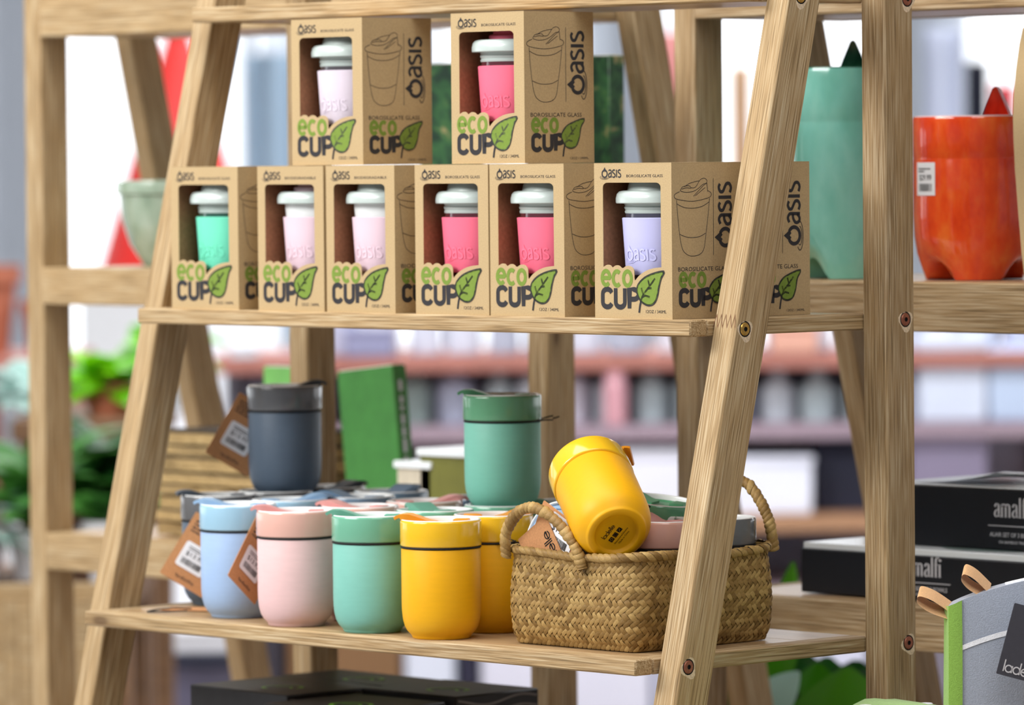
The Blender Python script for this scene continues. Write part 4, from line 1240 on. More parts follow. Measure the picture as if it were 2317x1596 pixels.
    if tag:
        Mt = facing(PX(2378, 1472, 4.412 - 0.027), -15, 8)
        g = put('brand_tag', plate([rrect(0.082, 0.062, 0.0006, n=1)], 0.0007, lambda x, y, d: (x, y, -d)), mat('dark_grey_card', (66, 66, 76), 0.7, 0.05, 200), t, Mt)
        q = Print(); q.glyphs(word(LA, 'ladelle'), -0.0365, -0.0275, 0.0076, 0.0068, 0.00105, 0, 0)
        put('tag_lettering', q.mesh(lambda x, y: (x, y, 0.0003)), WHITEINK, g, Mt)
    return t
mb = PX(2138, 1596 + 360, 4.415)
mt_o = PX(2143, 1400, 4.415)
mo = Vector((mt_o.x, mt_o.y, bench_top)) + D_ * 0.0
mitt('grey linen oven mitt with lime green edge and dark tag at the lower right', Vector((mo.x, mo.y, bench_top + 0.001)), 8, [(0.001, 0.204, -18, 0.030), (0.033, 0.222, -25, 0.024)], True)
def folded_towel(label, x0, x1, y0, y1, z0, h, bump):
    M = T((x0, y0, z0))
    t = thing('folded_towel', label, 'towel', M, 'green towels on the bench')
    w, d = x1 - x0, y1 - y0
    V, F = [], []
    n, seg = 14, 14
    for i in range(n):
        u = i / (n - 1)
        for k in range(seg):
            a = 2 * math.pi * k / seg
            sx = abs(math.cos(a)) ** 0.35 * (1 if math.cos(a) > 0 else -1); sz = abs(math.sin(a)) ** 0.7 * (1 if math.sin(a) > 0 else -1)
            wob = 0.0025 * math.sin(u * 9 + k) + bump * math.exp(-((u - 0.83) / 0.09) ** 2) * max(0, sz)
            V.append((w / 2 + sx * w / 2, u * d, h / 2 + sz * h / 2 + wob))
    for i in range(n - 1):
        for k in range(seg):
            k2 = (k + 1) % seg
            F.append((i * seg + k, i * seg + k2, (i + 1) * seg + k2, (i + 1) * seg + k))
    F += [tuple(range(seg))[::-1], tuple((n - 1) * seg + k for k in range(seg))]
    put('folded_cloth', mesh('towel', V, F, 60), cloth('lime_towelling', (158, 196, 118), 500), t, M)
    for q in ((0.25, 0.10), (0.7, 0.30), (0.45, 0.62), (0.2, 0.86), (0.75, 0.90)):
        put('white_spot', lathe([(0.006, 0.0006), (0.005, 0.0012), (0, 0.0014)], 14), WHITECL, t, M @ T((q[0] * w, q[1] * d, h + 0.0008)))
folded_towel('lime green folded towel with white spots, top of the pile by the post', 0.056, 0.150, 0.008, 0.175, -0.374, 0.039, 0.006)
folded_towel('lime green folded towel, middle of the pile by the post', 0.055, 0.155, 0.004, 0.185, -0.4145, 0.040, 0.0)
folded_towel('lime green folded towel, bottom of the pile by the post', 0.055, 0.155, 0.0, 0.19, -0.4548, 0.040, 0.0)
folded_towel('lime green rolled towel right of the post', 0.060, 0.118, 0.200, 0.262, -0.4548, 0.108, 0.004)

# ------------------------------------------------------------------ black cartons on the shelf below
BLK2 = mat('black_matt_card', (40, 40, 42), 0.5, 0.12, 80, spec=0.3)
LIMEINK = mat('lime_green_print', (108, 176, 44), 0.5, 0.05, 100)
GREYWAVE = mat('grey_wave_print', (112, 108, 108), 0.5, 0.05, 100)
def slate_box(label, x0, y0, w, d, z0, h, rz=0, logo=0):
    M = T((x0, y0, z0)) @ RZ(rz)
    t = thing('gift_carton', label, 'box', M, 'black cartons on the bottom shelf')
    put('carton', boxmesh(w, d, h, 0.0015), BLK2, t, M)
    p = Print()
    for i in range(9):
        zz = h - 0.004 - i * 0.0095
        if zz < 0.004: break
        p.line([(d * (0.03 + 0.94 * k / 24), zz - 0.003 + 0.0032 * math.sin(k / 24 * 7.0 + 2.2)) for k in range(25)], 0.0022)
    put('wave_print', p.mesh(lambda x, y: (w + 0.0003, x, y)), GREYWAVE, t, M, label='grey wavy stripes')
    p = Print()
    cx, cy = w * 0.60, d * 0.36
    p.line([(cx + 0.020 * math.cos(a), cy + 0.018 * math.sin(a)) for a in [i * math.pi / 12 for i in range(19)]], 0.004)
    p.line([(cx - 0.012, cy), (cx + 0.004, cy + 0.007), (cx + 0.016, cy - 0.002)], 0.0035)
    put('green_emblem', p.mesh(lambda x, y: (x, y, h + 0.0003)), LIMEINK, t, M)
    if logo:
        p = Print(); p.poly([(0.0, h - 0.034), (0.028, h - 0.034), (0.028, h - 0.0235), (0.0, h - 0.0235)])
        put('green_flash', p.mesh(lambda x, y: (x, -0.0003, y)), LIMEINK, t, M)
zb = -0.575
slate_box('black carton with a lime flash, left front of the bottom pile', -0.690, 0.016, 0.150, 0.118, zb, 0.2145, -3, 1)
slate_box('black carton at the back left of the bottom pile', -0.700, 0.140, 0.155, 0.078, zb, 0.2135, -2)
slate_box('black carton with wavy stripes at the right of the bottom pile', -0.535, 0.098, 0.128, 0.110, zb, 0.2150, 1)
slate_box('black carton with a round lime emblem, middle front of the bottom pile', -0.530, -0.030, 0.124, 0.118, zb, 0.2110, 2)

# ------------------------------------------------------------------ goods on the farther shelf behind the mugs
def book(label, px, w, d, h, z0, m, lean=0, pages=True, Y=0.50, yaw=0, spine=None):
    p = ONY(px, 900, Y)
    M = T((p.x, p.y, z0)) @ RZ(yaw) @ Matrix.Rotation(math.radians(lean), 4, 'Y')
    t = thing('hardback_book', label, 'book', M, 'green books standing on the farther shelf')
    put('cover', boxmesh(w, d, h, 0.001), m, t, M)
    put('pages', boxmesh(w - 0.004, d - 0.004, 0.001, 0, (0.002, 0.002, h)), mat('page_edges', (232, 230, 222), 0.8, 0.1, 300, stretch=(1, 20, 1)), t, M)
    if spine:
        q = Print(); q.dashes(0.012, -d * 0.5 - 0.002, h * 0.85, 0.005, seed=5)
        put('spine_lettering', q.mesh(lambda x, y: (w + 0.0003, -y, x)), WHITEINK, t, M)
GREENBK = mat('green_cloth_cover', (64, 128, 58), 0.55, 0.10, 50)
PALEGRN = mat('pale_green_cover', (118, 184, 98), 0.55, 0.08, 50)
def jungle():
    m, nt, b = nodes('leafy_dark_green_print')
    N, L = nt.nodes, nt.links
    tc = N.new('ShaderNodeTexCoord'); ns = N.new('ShaderNodeTexNoise'); ns.inputs['Scale'].default_value = 38; ns.inputs['Detail'].default_value = 2; ns.inputs['Distortion'].default_value = 1.2
    cr = N.new('ShaderNodeValToRGB'); e = cr.color_ramp.elements
    e[0].position = 0.36; e[0].color = lin(22, 50, 34); e[1].position = 0.68; e[1].color = lin(150, 140, 96)
    k = e.new(0.52); k.color = lin(44, 88, 50); k = e.new(0.60); k.color = lin(58, 100, 54)
    L.new(tc.outputs['Object'], ns.inputs['Vector']); L.new(ns.outputs['Fac'], cr.inputs[0]); L.new(cr.outputs[0], b.inputs['Base Color']); b.inputs['Roughness'].default_value = 0.35
    return m
JUNGLE = jungle()
book('green book standing behind the mugs, right of the wooden post', 790, 0.088, 0.020, 0.186, -0.2700, GREENBK, -6, spine=True)
book('pale green book mostly hidden behind the charcoal mug', 596, 0.060, 0.020, 0.188, -0.2700, PALEGRN)
book('dark leafy patterned book between the two upper boxes', 955, 0.075, 0.022, 0.214, 0.0260, JUNGLE)
book('dark leafy patterned book right of the upper right box', 1262, 0.078, 0.022, 0.2175, 0.0260, JUNGLE)
# stack of rough wooden boards
BARK = wood('rough_board', (176, 148, 100), (96, 76, 48), (206, 184, 140), 0.4, 0.8)
bb = ONY(350, 1230, 0.475)
for k in range(8):
    hgt = (0.016, 0.013, 0.015, 0.012, 0.014, 0.016, 0.012, 0.015)[k]
    zz = -0.2700 + sum((0.016, 0.013, 0.015, 0.012, 0.014, 0.016, 0.012, 0.015)[:k]) + 0.0004 * k
    nm = ['bottom', 'second', 'third', 'fourth', 'fifth', 'sixth', 'seventh', 'topmost'][k]
    t = thing('serving_board', 'rough wooden serving board, %s of the stack behind the left leg' % (nm if k in (0, 7) else nm + ' from the bottom'), 'board', T((bb.x, bb.y, zz)), 'stacked wooden serving boards')
    M = T((bb.x + random.uniform(-0.006, 0.006), bb.y + random.uniform(-0.002, 0.004), zz)) @ RZ(random.uniform(-2, 2))
    pts = []
    L_, D2 = 0.205 + random.uniform(-0.01, 0.015), 0.125
    for i in range(16): pts.append((L_ * i / 15, 0.003 * math.sin(i * 1.3 + k) + 0.002 * random.random()))
    for i in range(16): pts.append((L_ * (1 - i / 15), D2 + 0.003 * math.sin(i * 1.1 + 2 * k)))
    put('slab', plate([pts], hgt * 0.80, lambda x, y, d: (x, y, hgt * 0.80 - d)), BARK, t, M)
    put('bark_edge', plate([[(x * 0.99 + 0.002, y * 0.99 + 0.0022) for x, y in pts]], hgt * (0.19 if k % 2 else 0.08), lambda x, y, d: (x, y, hgt * (1.0 if k % 2 else 0.89) - d)), mat('dark_bark', (70, 58, 44), 0.9, 0.3, 80), t, M)
# white-topped olive boxes
OLIVE = mat('olive_card', (112, 112, 48), 0.6, 0.1, 60)
for (pxx, zt, w, dd, lab, lo) in ((898, -0.174, 0.052, 0.06, 'small pale box with a white lid beside the green book', (206, 196, 176)), (950, -0.160, 0.10, 0.07, 'olive green box with a white lid left of the upright green mug', (112, 112, 48))):
    p = ONY(pxx, 1060, 0.475)
    M = T((p.x, p.y, -0.2700))
    t = thing('lidded_box', lab, 'box', M)
    put('box_body', boxmesh(w, dd, zt + 0.2700 - 0.008, 0.001), mat('card_%d' % lo[0], lo, 0.6, 0.08, 60), t, M)
    put('white_lid', boxmesh(w + 0.006, dd + 0.006, 0.008, 0.001, (-0.003, -0.003, zt + 0.2700 - 0.008)), WHITECARD, t, M)

# ------------------------------------------------------------------ plants
def leaf_mesh(L_, W_, droop, fold=0.25, n=9):
    def fn(u, v):
        s = (u - 0.5) * 2
        w = W_ * math.sin(math.pi * min(1, v ** 0.75 * 0.98 + 0.01)) ** 0.8
        z = L_ * (v - 0.5 * droop * v * v); x = L_ * droop * 0.75 * v * v
        return (x + abs(s) * w * fold, s * w * 0.5, z)
    return grid_mesh(5, n, fn, 60)
def leafmat(name, a, b, trans=0.0, rough=0.35):
    if name in MATS: return MATS[name]
    m, nt, bs = nodes(name)
    N, L = nt.nodes, nt.links
    oi = N.new('ShaderNodeObjectInfo'); cr = N.new('ShaderNodeValToRGB')
    cr.color_ramp.elements[0].color = lin(*a); cr.color_ramp.elements[1].color = lin(*b)
    tc = N.new('ShaderNodeTexCoord'); ns = N.new('ShaderNodeTexNoise'); ns.inputs['Scale'].default_value = 9
    ad = N.new('ShaderNodeMath'); ad.operation = 'MULTIPLY_ADD'; ad.inputs[1].default_value = 0.5; 
    L.new(tc.outputs['Object'], ns.inputs['Vector']); L.new(ns.outputs['Fac'], ad.inputs[0]); 
    m2 = N.new('ShaderNodeMath'); m2.operation = 'MULTIPLY'; m2.inputs[1].default_value = 0.6
    L.new(oi.outputs['Random'], m2.inputs[0]); L.new(m2.outputs[0], ad.inputs[2])
    L.new(ad.outputs[0], cr.inputs[0]); L.new(cr.outputs[0], bs.inputs['Base Color'])
    bs.inputs['Roughness'].default_value = rough
    if trans:
        t = N.new('ShaderNodeBsdfTranslucent'); L.new(cr.outputs[0], t.inputs[0])
        mx = N.new('ShaderNodeMixShader'); mx.inputs[0].default_value = trans
        L.new(bs.outputs[0], mx.inputs[1]); L.new(t.outputs[0], mx.inputs[2]); L.new(mx.outputs[0], N['Material Output'].inputs['Surface'])
    MATS[name] = m
    return m
DEEPG = leafmat('deep_green_leaf', (12, 48, 18), (36, 92, 24), 0.15)
LIMEG = leafmat('lime_leaf', (78, 170, 10), (150, 232, 20), 0.35)
MIDG = leafmat('mid_green_leaf', (34, 96, 34), (96, 160, 70), 0.3)
GREYG = leafmat('silver_green_leaf', (120, 170, 160), (186, 214, 206), 0.2)
TERRA = mat('terracotta', (176, 104, 78), 0.8, 0.08, 30)
WHITEP = mat('white_pot', (226, 226, 232), 0.4, 0.03, 30)
def potted(label, base, pr, ph, potm, lm, n, L_, W_, droop=0.5, spread=50, seed=1, stemh=0.0, nmat=None):
    rg = random.Random(seed)
    M = T(base)
    t = thing('potted_plant', label, 'plant', M, 'potted plants in the shop')
    p = put('plant_pot', lathe([(0, 0), (pr * 0.72, 0), (pr * 0.95, ph * 0.85), (pr * 1.04, ph * 0.86), (pr * 1.06, ph), (pr * 0.95, ph), (pr * 0.92, ph * 0.9), (0, ph * 0.88)], 28), potm, t, M)
    ms = [leaf_mesh(L_ * k, W_ * k, droop) for k in (0.75, 1.0, 1.2)]
    for me in ms: me.materials.append(lm)
    top = Vector(base) + Vector((0, 0, ph * 0.88))
    for i in range(n):
        az = 360 * (i * 0.618 % 1.0); el = spread * (0.15 + 0.85 * rg.random())
        ml = T(top + Vector((0, 0, stemh * rg.random()))) @ RZ(az) @ Matrix.Rotation(math.radians(el), 4, 'Y') @ T((0, 0, 0.01))
        put('leaf', rg.choice(ms), None, t, ml)
    if stemh:
        put('stem', tube([top, top + Vector((0.004, 0, stemh * 0.5)), top + Vector((0, 0.003, stemh))], 0.004, 8), lm, t)
    return t
def ground(px, py, dep, z):
    """foot of something seen around (px, py) at a depth, standing at height z"""
    p = PX(px, py, dep); return Vector((p.x, p.y, z))

# broad-leaved plant standing on the floor behind the right-hand shelf
def big_leaf(t, tip, root, W_, lm, bend):
    tip, root = Vector(tip), Vector(root)
    ax = tip - root; L_ = ax.length; z = ax.normalized()
    x = (-D_ - z * (-D_).dot(z)).normalized(); y = z.cross(x)
    me = leaf_mesh(L_, W_, bend, 0.18, 14); me.materials.append(lm)
    put('leaf', me, None, t, basis(x, y, z, root))
bp0 = ground(1800, 1596, 5.62, FZ)
pl = thing('floor_plant', 'broad-leaved dark green plant in a pot under the right shelf', 'plant', T(bp0))
put('plant_pot', lathe([(0, 0), (0.10, 0), (0.13, 0.26), (0.14, 0.26), (0.14, 0.30), (0.125, 0.30), (0.12, 0.27), (0, 0.26)], 32), WHITEP, pl, T(bp0))
put('stem', tube([bp0 + Vector((0, 0, 0.26)), bp0 + Vector((0, 0, 0.5)), bp0 + Vector((0.01, 0, 0.64))], 0.012, 8), DEEPG, pl)
r0 = bp0 + Vector((0, 0, 0.60))
LIGHTG = leafmat('bright_broad_leaf', (30, 88, 8), (66, 132, 14), 0.2)
for (tx_, ty_, dp, w_, m_, bd, rx, ry) in (
        (1797, 1238, 5.55, 0.040, LIGHTG, 0.15, 1745, 1600), (1920, 1490, 5.50, 0.150, LIGHTG, 0.10, 1890, 1800), (1850, 1480, 5.60, 0.120, LIGHTG, 0.10, 1830, 1800),
        (1985, 1470, 5.72, 0.120, DEEPG, 0.2, 1900, 1780), (1720, 1470, 5.66, 0.110, DEEPG, 0.2, 1780, 1800), (1825, 1500, 5.46, 0.045, GREYG, 0.2, 1690, 1640),
        (1660, 1560, 5.60, 0.100, DEEPG, 0.3, 1760, 1800), (1780, 1470, 5.75, 0.130, DEEPG, 0.2, 1800, 1800), (1700, 1420, 5.85, 0.10, DEEPG, 0.2, 1790, 1800), (1870, 1440, 5.9, 0.14, DEEPG, 0.2, 1850, 1800), (1750, 1490, 5.52, 0.10, DEEPG, 0.2, 1770, 1800), (1690, 1500, 5.7, 0.12, DEEPG, 0.2, 1740, 1800), (1940, 1450, 5.8, 0.16, DEEPG, 0.2, 1900, 1800), (1640, 1480, 5.8, 0.13, DEEPG, 0.2, 1700, 1800), (1800, 1430, 5.95, 0.16, DEEPG, 0.15, 1800, 1800)):
    big_leaf(pl, PX(tx_, ty_, dp), PX(rx, ry, dp + 0.02), w_, m_, bd)

# plant table at the left
TBL = wood('dark_table_timber', (120, 88, 62), (92, 66, 46), (160, 130, 100), 0.3)
def table(label, cx, dep, top_py, wpx, depth, m=TBL, th=0.03, yaw=0, name='display_table'):
    p = PX(cx, top_py, dep)
    M = T((p.x, p.y, 0)) @ Matrix((R_.to_2d().to_3d().normalized(), D_.to_2d().to_3d().normalized(), Vector((0, 0, 1)))).transposed().to_4x4() @ RZ(yaw)
    t = thing(name, label, 'table', M @ T((0, 0, FZ)))
    w_ = wpx / FPX * dep
    nb = 3
    for k in range(nb):
        put('table_board', boxmesh(w_, depth / nb - 0.004, th, 0.002, (-w_ / 2, k * depth / nb, p.z - th)), m, t, M)
    for sx in (-w_ / 2 + 0.01, w_ / 2 - 0.06):
        for sy in (0.01, depth - 0.06):
            put('leg', boxmesh(0.05, 0.05, p.z - th - FZ, 0.002, (sx, sy, FZ)), m, t, M)
    return t, M, p.z
tt, TM, tz = table('dark plank table of potted plants behind the left post', 190, 7.6, 952, 330, 0.5)
def on(M, x, y, z): return (M @ Vector((x, y, 0))).xy.to_3d() + Vector((0, 0, z))
potted('bushy lime green plant on the plank table at the left', on(TM, 0.03, 0.14, tz), 0.045, 0.05, TERRA, LIMEG, 34, 0.085, 0.052, 0.7, 80, 3)
potted('pale silver green plant at the far left edge', on(TM, -0.10, 0.20, tz), 0.045, 0.03, WHITEP, GREYG, 22, 0.10, 0.05, 0.6, 75, 5)
potted('bright green plant seen through the gap right of the left leg', on(TM, 0.10, 0.30, tz), 0.04, 0.06, WHITEP, LIMEG, 24, 0.10, 0.06, 0.7, 70, 8, 0.06)
t2, TM2, tz2 = table('low plank table of plants at the left, under the taller one', 110, 7.2, 1325, 400, 0.38)
potted('mid green leafy plant under the left rail', on(TM2, -0.02, 0.12, tz2), 0.05, 0.07, WHITEP, MIDG, 40, 0.15, 0.05, 0.7, 55, 11, 0.06)
potted('dark green leafy plant beside the left post, lower down', on(TM2, 0.06, 0.20, tz2), 0.05, 0.08, TERRA, DEEPG, 34, 0.15, 0.06, 0.6, 60, 12, 0.08)
potted('grey green grassy plant at the left edge', on(TM2, -0.12, 0.10, tz2), 0.05, 0.05, WHITEP, GREYG, 40, 0.13, 0.02, 0.8, 60, 13)
potted('green plant in a white pot behind the left leg', on(TM2, 0.085, 0.06, tz2), 0.042, 0.085, WHITEP, MIDG, 16, 0.10, 0.05, 0.6, 50, 14)
# slatted crate at the lower left corner
cr0 = PX(-60, 1330, 6.6)
MCR = T((cr0.x, cr0.y, cr0.z)) @ RZ(CAMAZ + 4)
crt = thing('slatted_crate', 'slatted wooden crate at the lower left corner', 'crate', MCR)
for i in range(9):
    put('slat', boxmesh(0.016, 0.012, 0.42, 0.001, (0.002 + i * 0.0185, 0, -0.44)), WOOD, crt, MCR)
for z in (-0.02, -0.42): put('crate_rail', boxmesh(0.17, 0.014, 0.022, 0.001, (0, 0.012, z)), WOOD, crt, MCR)
put('crate_back', boxmesh(0.17, 0.012, 0.42, 0.001, (0, 0.26, -0.44)), WOODB, crt, MCR)
put('crate_base', boxmesh(0.17, 0.27, cr0.z - FZ - 0.44, 0.001, (0, 0, -(cr0.z - FZ))), WOODB, crt, MCR)

# ------------------------------------------------------------------ long display shelving at the far side of the aisle
BR_ = R_.to_2d().to_3d().normalized(); BD_ = D_.to_2d().to_3d().normalized()
def far_unit(label, px0, px1, dep, boards, depth, mb_, upr, yaw=0, back=None):
    p = PX(px0, 800, dep)
    M = T((p.x, p.y, 0)) @ Matrix((BR_, BD_, Vector((0, 0, 1)))).transposed().to_4x4() @ RZ(yaw)
    W_ = (px1 - px0) / FPX * dep / math.cos(math.radians(yaw))
    t = thing('display_unit', label, 'shelving', M @ T((0, 0, FZ)))
    tops = []
    for py, th, m in boards:
        z = PX(px0, py, dep).z
        put('shelf_board', boxmesh(W_, depth, th, 0.003, (0, 0, z - th)), m, t, M); tops.append(z)
    for x in (0, W_ * 0.5, W_ - 0.03):
        put('upright', boxmesh(0.03, 0.03, max(tops) - FZ, 0, (x, depth - 0.03, FZ)), upr, t, M)
    if back: put('back_panel', boxmesh(W_, 0.012, max(tops) - FZ, 0, (0, depth, FZ)), back, t, M)
    return t, M, tops, lambda px, f: ((px - px0) / FPX * dep, f)
REDW = mat('reddish_shelf_board', (172, 112, 100), 0.6, 0.08, 20)
MAUVE = mat('mauve_grey_board', (158, 138, 150), 0.5, 0.06, 20)
GREYM = mat('grey_metal_upright', (112, 112, 124), 0.5, 0.05, 20)
PALEB = mat('pale_blue_back_panel', (176, 180, 204), 0.7, 0.06, 3)
NAVY = mat('navy_panel', (42, 44, 62), 0.6, 0.08, 20)
fu, FM, ft, fx = far_unit('long far display shelving with rows of bottles and jars', 480, 2420, 9.2, [(812, 0.028, REDW), (972, 0.028, MAUVE), (1180, 0.03, mat('tan_board', (170, 128, 96), 0.6, 0.08, 20)), (1345, 0.03, MAUVE)], 0.42, None, GREYM, 0, PALEB)
BOT = {}
def bottle(label, x, y, z, r, h, rgb, kind, group):
    key = (kind,)
    if key not in BOT:
        if kind == 'jar': pr = [(0, 0), (0.9, 0), (1, 0.04), (1, 0.74), (0.82, 0.82), (0.82, 0.86), (0.9, 0.87), (0.9, 1.0), (0, 1.0)]
        else: pr = [(0, 0), (0.92, 0), (1, 0.03), (1, 0.58), (0.85, 0.68), (0.42, 0.78), (0.38, 0.95), (0.45, 0.95), (0.45, 1.0), (0, 1.0)]
        BOT[key] = lathe(pr, 18)
    me = BOT[key].copy(); me.materials.clear()
    M = FM @ T((x, y, z)) @ Matrix.Diagonal((r, r, h, 1))
    o = put('glass_' + kind, me, mat('far_%s_%d_%d_%d' % ((kind,) + rgb), rgb, 0.2, 0.06, 2, spec=0.5), None, M, label, kind, group)
    return o
rg = random.Random(5)
pal = [(196, 204, 214), (176, 190, 196), (150, 166, 170), (206, 202, 216), (168, 174, 196), (136, 152, 150)]
x = 0.36
while x < 1.46:
    rr_ = rg.uniform(0.024, 0.034)
    bottle('pale glass bottle in the row on the lower far shelf', x, 0.09, ft[1], rr_, rg.uniform(0.095, 0.12), rg.choice(pal), 'bottle', 'pale bottles on the lower far shelf'); x += rr_ * 2 + 0.012
x = 0.23
while x < 1.46:
    rr_ = rg.uniform(0.026, 0.036)
    bottle('pale jar in the row on the upper far shelf', x, 0.09, ft[0], rr_, rg.uniform(0.09, 0.13), rg.choice([(214, 220, 236), (196, 200, 224), (226, 226, 236), (180, 188, 206)]), 'jar', 'pale jars on the upper far shelf'); x += rr_ * 2 + 0.010
xb, _ = fx(1392, 0)
bottle('pink jar standing in front of the bottles on the far shelf', xb, 0.022, ft[1], 0.021, 0.10, (216, 160, 170), 'jar', None)
def far_box(label, px0, px1, shelf, h, d, rgb, y0=0.02, cat='box', group=None, nm='carton_box', rough=0.5):
    a, b = fx(px0, 0)[0], fx(px1, 0)[0]
    M = FM @ T((a, y0, shelf))
    t = thing(nm, label, cat, M, group)
    put('box_body', boxmesh(b - a, d, h * 0.86, 0.004), mat('far_box_%d_%d_%d' % rgb, rgb, rough, 0.05, 8), t, M)
    put('box_lid', boxmesh(b - a + 0.006, d + 0.006, h * 0.14, 0.003, (-0.003, -0.003, h * 0.86)), mat('far_box_%d_%d_%d' % rgb, rgb), t, M)
far_box('grey lavender storage box on the far shelf left of the bottles', 778, 892, ft[0], 0.05, 0.16, (146, 146, 178), -0.002)
far_box('white storage box on the far shelf, left of the slanted leg', 1290, 1400, ft[2], 0.105, 0.25, (228, 226, 240))
far_box('large white storage box on the far shelf behind the yellow mug', 1405, 1560, ft[2], 0.12, 0.25, (232, 232, 244))
far_box('white rounded storage box on the far shelf behind the basket handle', 1600, 1838, ft[2], 0.105, 0.28, (234, 236, 250))
far_box('navy storage box on the far shelf right of the white box', 1846, 1985, ft[2], 0.128, 0.20, (44, 48, 70), 0.10)
far_box('black storage box on the far shelf behind the near post', 1700, 1842, ft[2], 0.155, 0.085, (30, 30, 40), 0.315)
far_box('small blue box on top of the navy box', 1868, 1935, ft[2] + 0.1285, 0.035, 0.10, (54, 104, 164), 0.14)
far_box('white carton on the far shelf right of the tall post', 2080, 2235, ft[1] - 0.0, 0.15, 0.22, (214, 222, 240), 0.02)
far_box('pale blue carton on the far shelf near the right edge', 2240, 2400, ft[1], 0.13, 0.22, (190, 206, 232), 0.02)
far_box('mauve grey carton on the far shelf behind the black boxes', 2060, 2235, ft[2], 0.14, 0.22, (136, 126, 150), 0.02)
far_box('white carton on the low far shelf below the far boards', 905, 1022, ft[3], 0.02, 0.2, (230, 232, 244), 0.0)
far_box('peach coloured carton on the upper far shelf', 1745, 1850, ft[0], 0.05, 0.1, (226, 170, 150), -0.002)
far_box('white round-edged carton left on the upper far shelf', 520, 580, ft[0], 0.02, 0.1, (230, 232, 240), -0.004)
# lower cupboards closing the far unit
for k, (a, b, rgb, lab) in enumerate(((480, 640, (58, 54, 62), 'dark grey'), (645, 905, (132, 98, 66), 'tan'), (910, 1028, (222, 226, 240), 'white'), (1032, 1078, (46, 44, 64), 'navy'), (1082, 1470, (226, 224, 238), 'long white'), (1474, 1960, (206, 206, 224), 'pale grey'), (1964, 2420, (120, 112, 124), 'mauve'))):
    xa, xb = fx(a, 0)[0], fx(b, 0)[0]
    M = FM @ T((xa, -0.02, FZ))
    t = thing('base_cupboard', '%s base cupboard under the far display shelving' % lab, 'cupboard', M, 'base cupboards of the far unit')
    hh = ft[3] - 0.035 - FZ
    put('cupboard_body', boxmesh(xb - xa - 0.003, 0.39, hh, 0.004), mat('cupboard_%d_%d_%d' % rgb, rgb, 0.4, 0.03, 6), t, M)
    put('door', boxmesh(xb - xa - 0.011, 0.012, hh - 0.02, 0.003, (0.004, -0.012, 0.012)), mat('cupboard_%d_%d_%d' % rgb, rgb), t, M)

# terracotta pots and plants on a stand behind the far left post
t3, TM3, tz3 = table('reddish plank stand with terracotta pots at the far left', 20, 8.6, 808, 300, 0.4, REDW)
for k, (dx, r_, h_, lab) in enumerate(((-0.05, 0.055, 0.15, 'tall terracotta pot at the far left edge'), (0.05, 0.04, 0.09, 'small terracotta pot right of the tall one'))):
    b = on(TM3, dx, 0.12, tz3)
    t = thing('terracotta_pot', lab, 'pot', T(b))
    put('pot_body', lathe([(0, 0), (r_ * 0.7, 0), (r_ * 0.95, h_ * 0.8), (r_ * 0.9, h_ * 0.82), (0, h_ * 0.80)], 28), TERRA, t, T(b))
    put('pot_rim', lathe([(r_ * 0.93, h_ * 0.80), (r_ * 1.08, h_ * 0.80), (r_ * 1.1, h_), (r_ * 0.98, h_), (r_ * 0.93, h_ * 0.8)], 28), TERRA, t, T(b))
# red cone-shaped display behind the left legs
rc = PX(408, 640, 10.5)
tr_ = thing('paper_cone', 'large red cone decoration standing behind the left legs', 'decoration', T((rc.x, rc.y, FZ)))
REDM = mat('red_paper', (232, 52, 46), 0.5, 0.08, 6)
zc = rc.z - 0.0
put('cone', lathe([(0, 0.0), (0.165, 0.0), (0.17, 0.01), (0.020, 0.52), (0.0, 0.525)], 40), REDM, tr_, T((rc.x, rc.y, zc)))
put('cone_top', lathe([(0, 0), (0.04, 0), (0.046, 0.02), (0.04, 0.04), (0, 0.05)], 24), mat('dark_red_paper', (170, 36, 40), 0.5), tr_, T((rc.x, rc.y, zc + 0.51)))
put('pedestal', boxmesh(0.30, 0.30, zc - FZ, 0.01, (-0.15, -0.15, 0)), WALLM, tr_, T((rc.x, rc.y, FZ)))
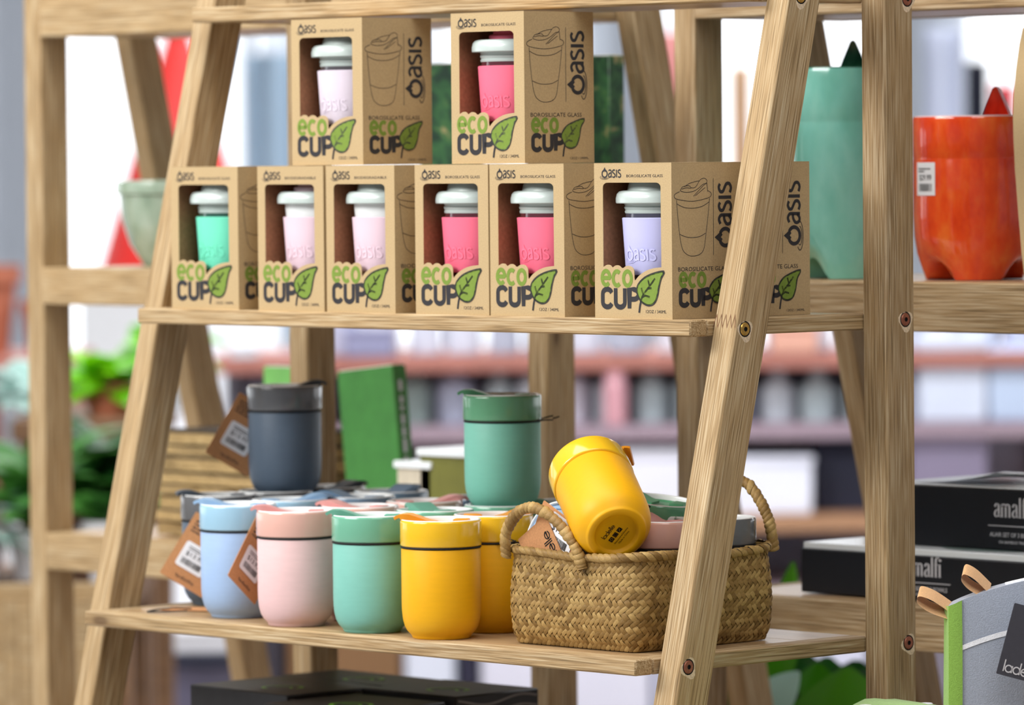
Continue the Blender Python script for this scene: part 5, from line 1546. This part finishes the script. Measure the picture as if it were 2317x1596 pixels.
# standing banners and clothes rail near the windows
def banner(label, px0, px1, py0, py1, dep, rgb, yaw=0):
    a, b = PX(px0, py1, dep), PX(px1, py0, dep)
    M = T((a.x, a.y, 0)) @ Matrix((BR_, BD_, Vector((0, 0, 1)))).transposed().to_4x4() @ RZ(yaw)
    W_ = (px1 - px0) / FPX * dep
    t = thing('standing_banner', label, 'banner', M @ T((0, 0, FZ)), 'standing banners by the windows')
    m = mat('banner_%d_%d_%d' % rgb, rgb, 0.7, 0.08, 4)
    put('banner_cloth', grid_mesh(14, 6, lambda u, v: (u * W_, 0.02 * math.sin(u * 11), a.z + (b.z - a.z) * v)), m, t, M)
    put('pole', tube([(W_ / 2, 0.03, FZ), (W_ / 2, 0.03, b.z)], 0.012, 8), GREYM, t, M)
    put('foot', lathe([(0, 0), (0.16, 0), (0.16, 0.012), (0.02, 0.02), (0, 0.02)], 24), GREYM, t, M @ T((W_ / 2, 0.03, FZ)))
banner('grey blue standing banner behind the upper left box', 560, 720, 120, 760, 11.6, (146, 168, 186))
banner('dark navy standing banner in the window at the upper right', 2188, 2236, 140, 700, 10.5, (40, 42, 58))
banner('red standing banner right of the navy one', 2246, 2300, 190, 700, 11.0, (214, 84, 92))
banner('pale grey standing banner in the window at the upper right', 2096, 2180, 60, 700, 11.5, (188, 194, 210))
banner('dusty red standing banner between the back posts', 1470, 1548, 70, 420, 12.5, (206, 146, 142))
banner('sand coloured standing banner right of the back post', 1655, 1700, 150, 560, 10.8, (226, 196, 160))

# low stand with a white carton, seen below the left end of the lower shelf
ls = PX(412, 1482, 8.45)
MS = T((ls.x, ls.y, ls.z)) @ RZ(CAMAZ)
t = thing('low_stand', 'dark low stand seen below the left end of the lower shelf', 'stand', MS)
put('stand_top', boxmesh(0.20, 0.22, 0.02, 0.003, (-0.10, 0, -0.02)), NAVY, t, MS)
put('stand_body', boxmesh(0.18, 0.19, ls.z - FZ - 0.02, 0.003, (-0.09, 0.015, -(ls.z - FZ))), mat('dim_violet_panel', (92, 88, 108), 0.6, 0.3, 14), t, MS)
t = thing('carton_box', 'white carton on the dark low stand at the left', 'box', MS)
put('box_body', boxmesh(0.17, 0.16, 0.028, 0.003, (-0.085, 0.01, 0.0005)), WHITEP, t, MS)
put('box_lid', boxmesh(0.176, 0.166, 0.008, 0.002, (-0.088, 0.007, 0.0285)), WHITEP, t, MS)
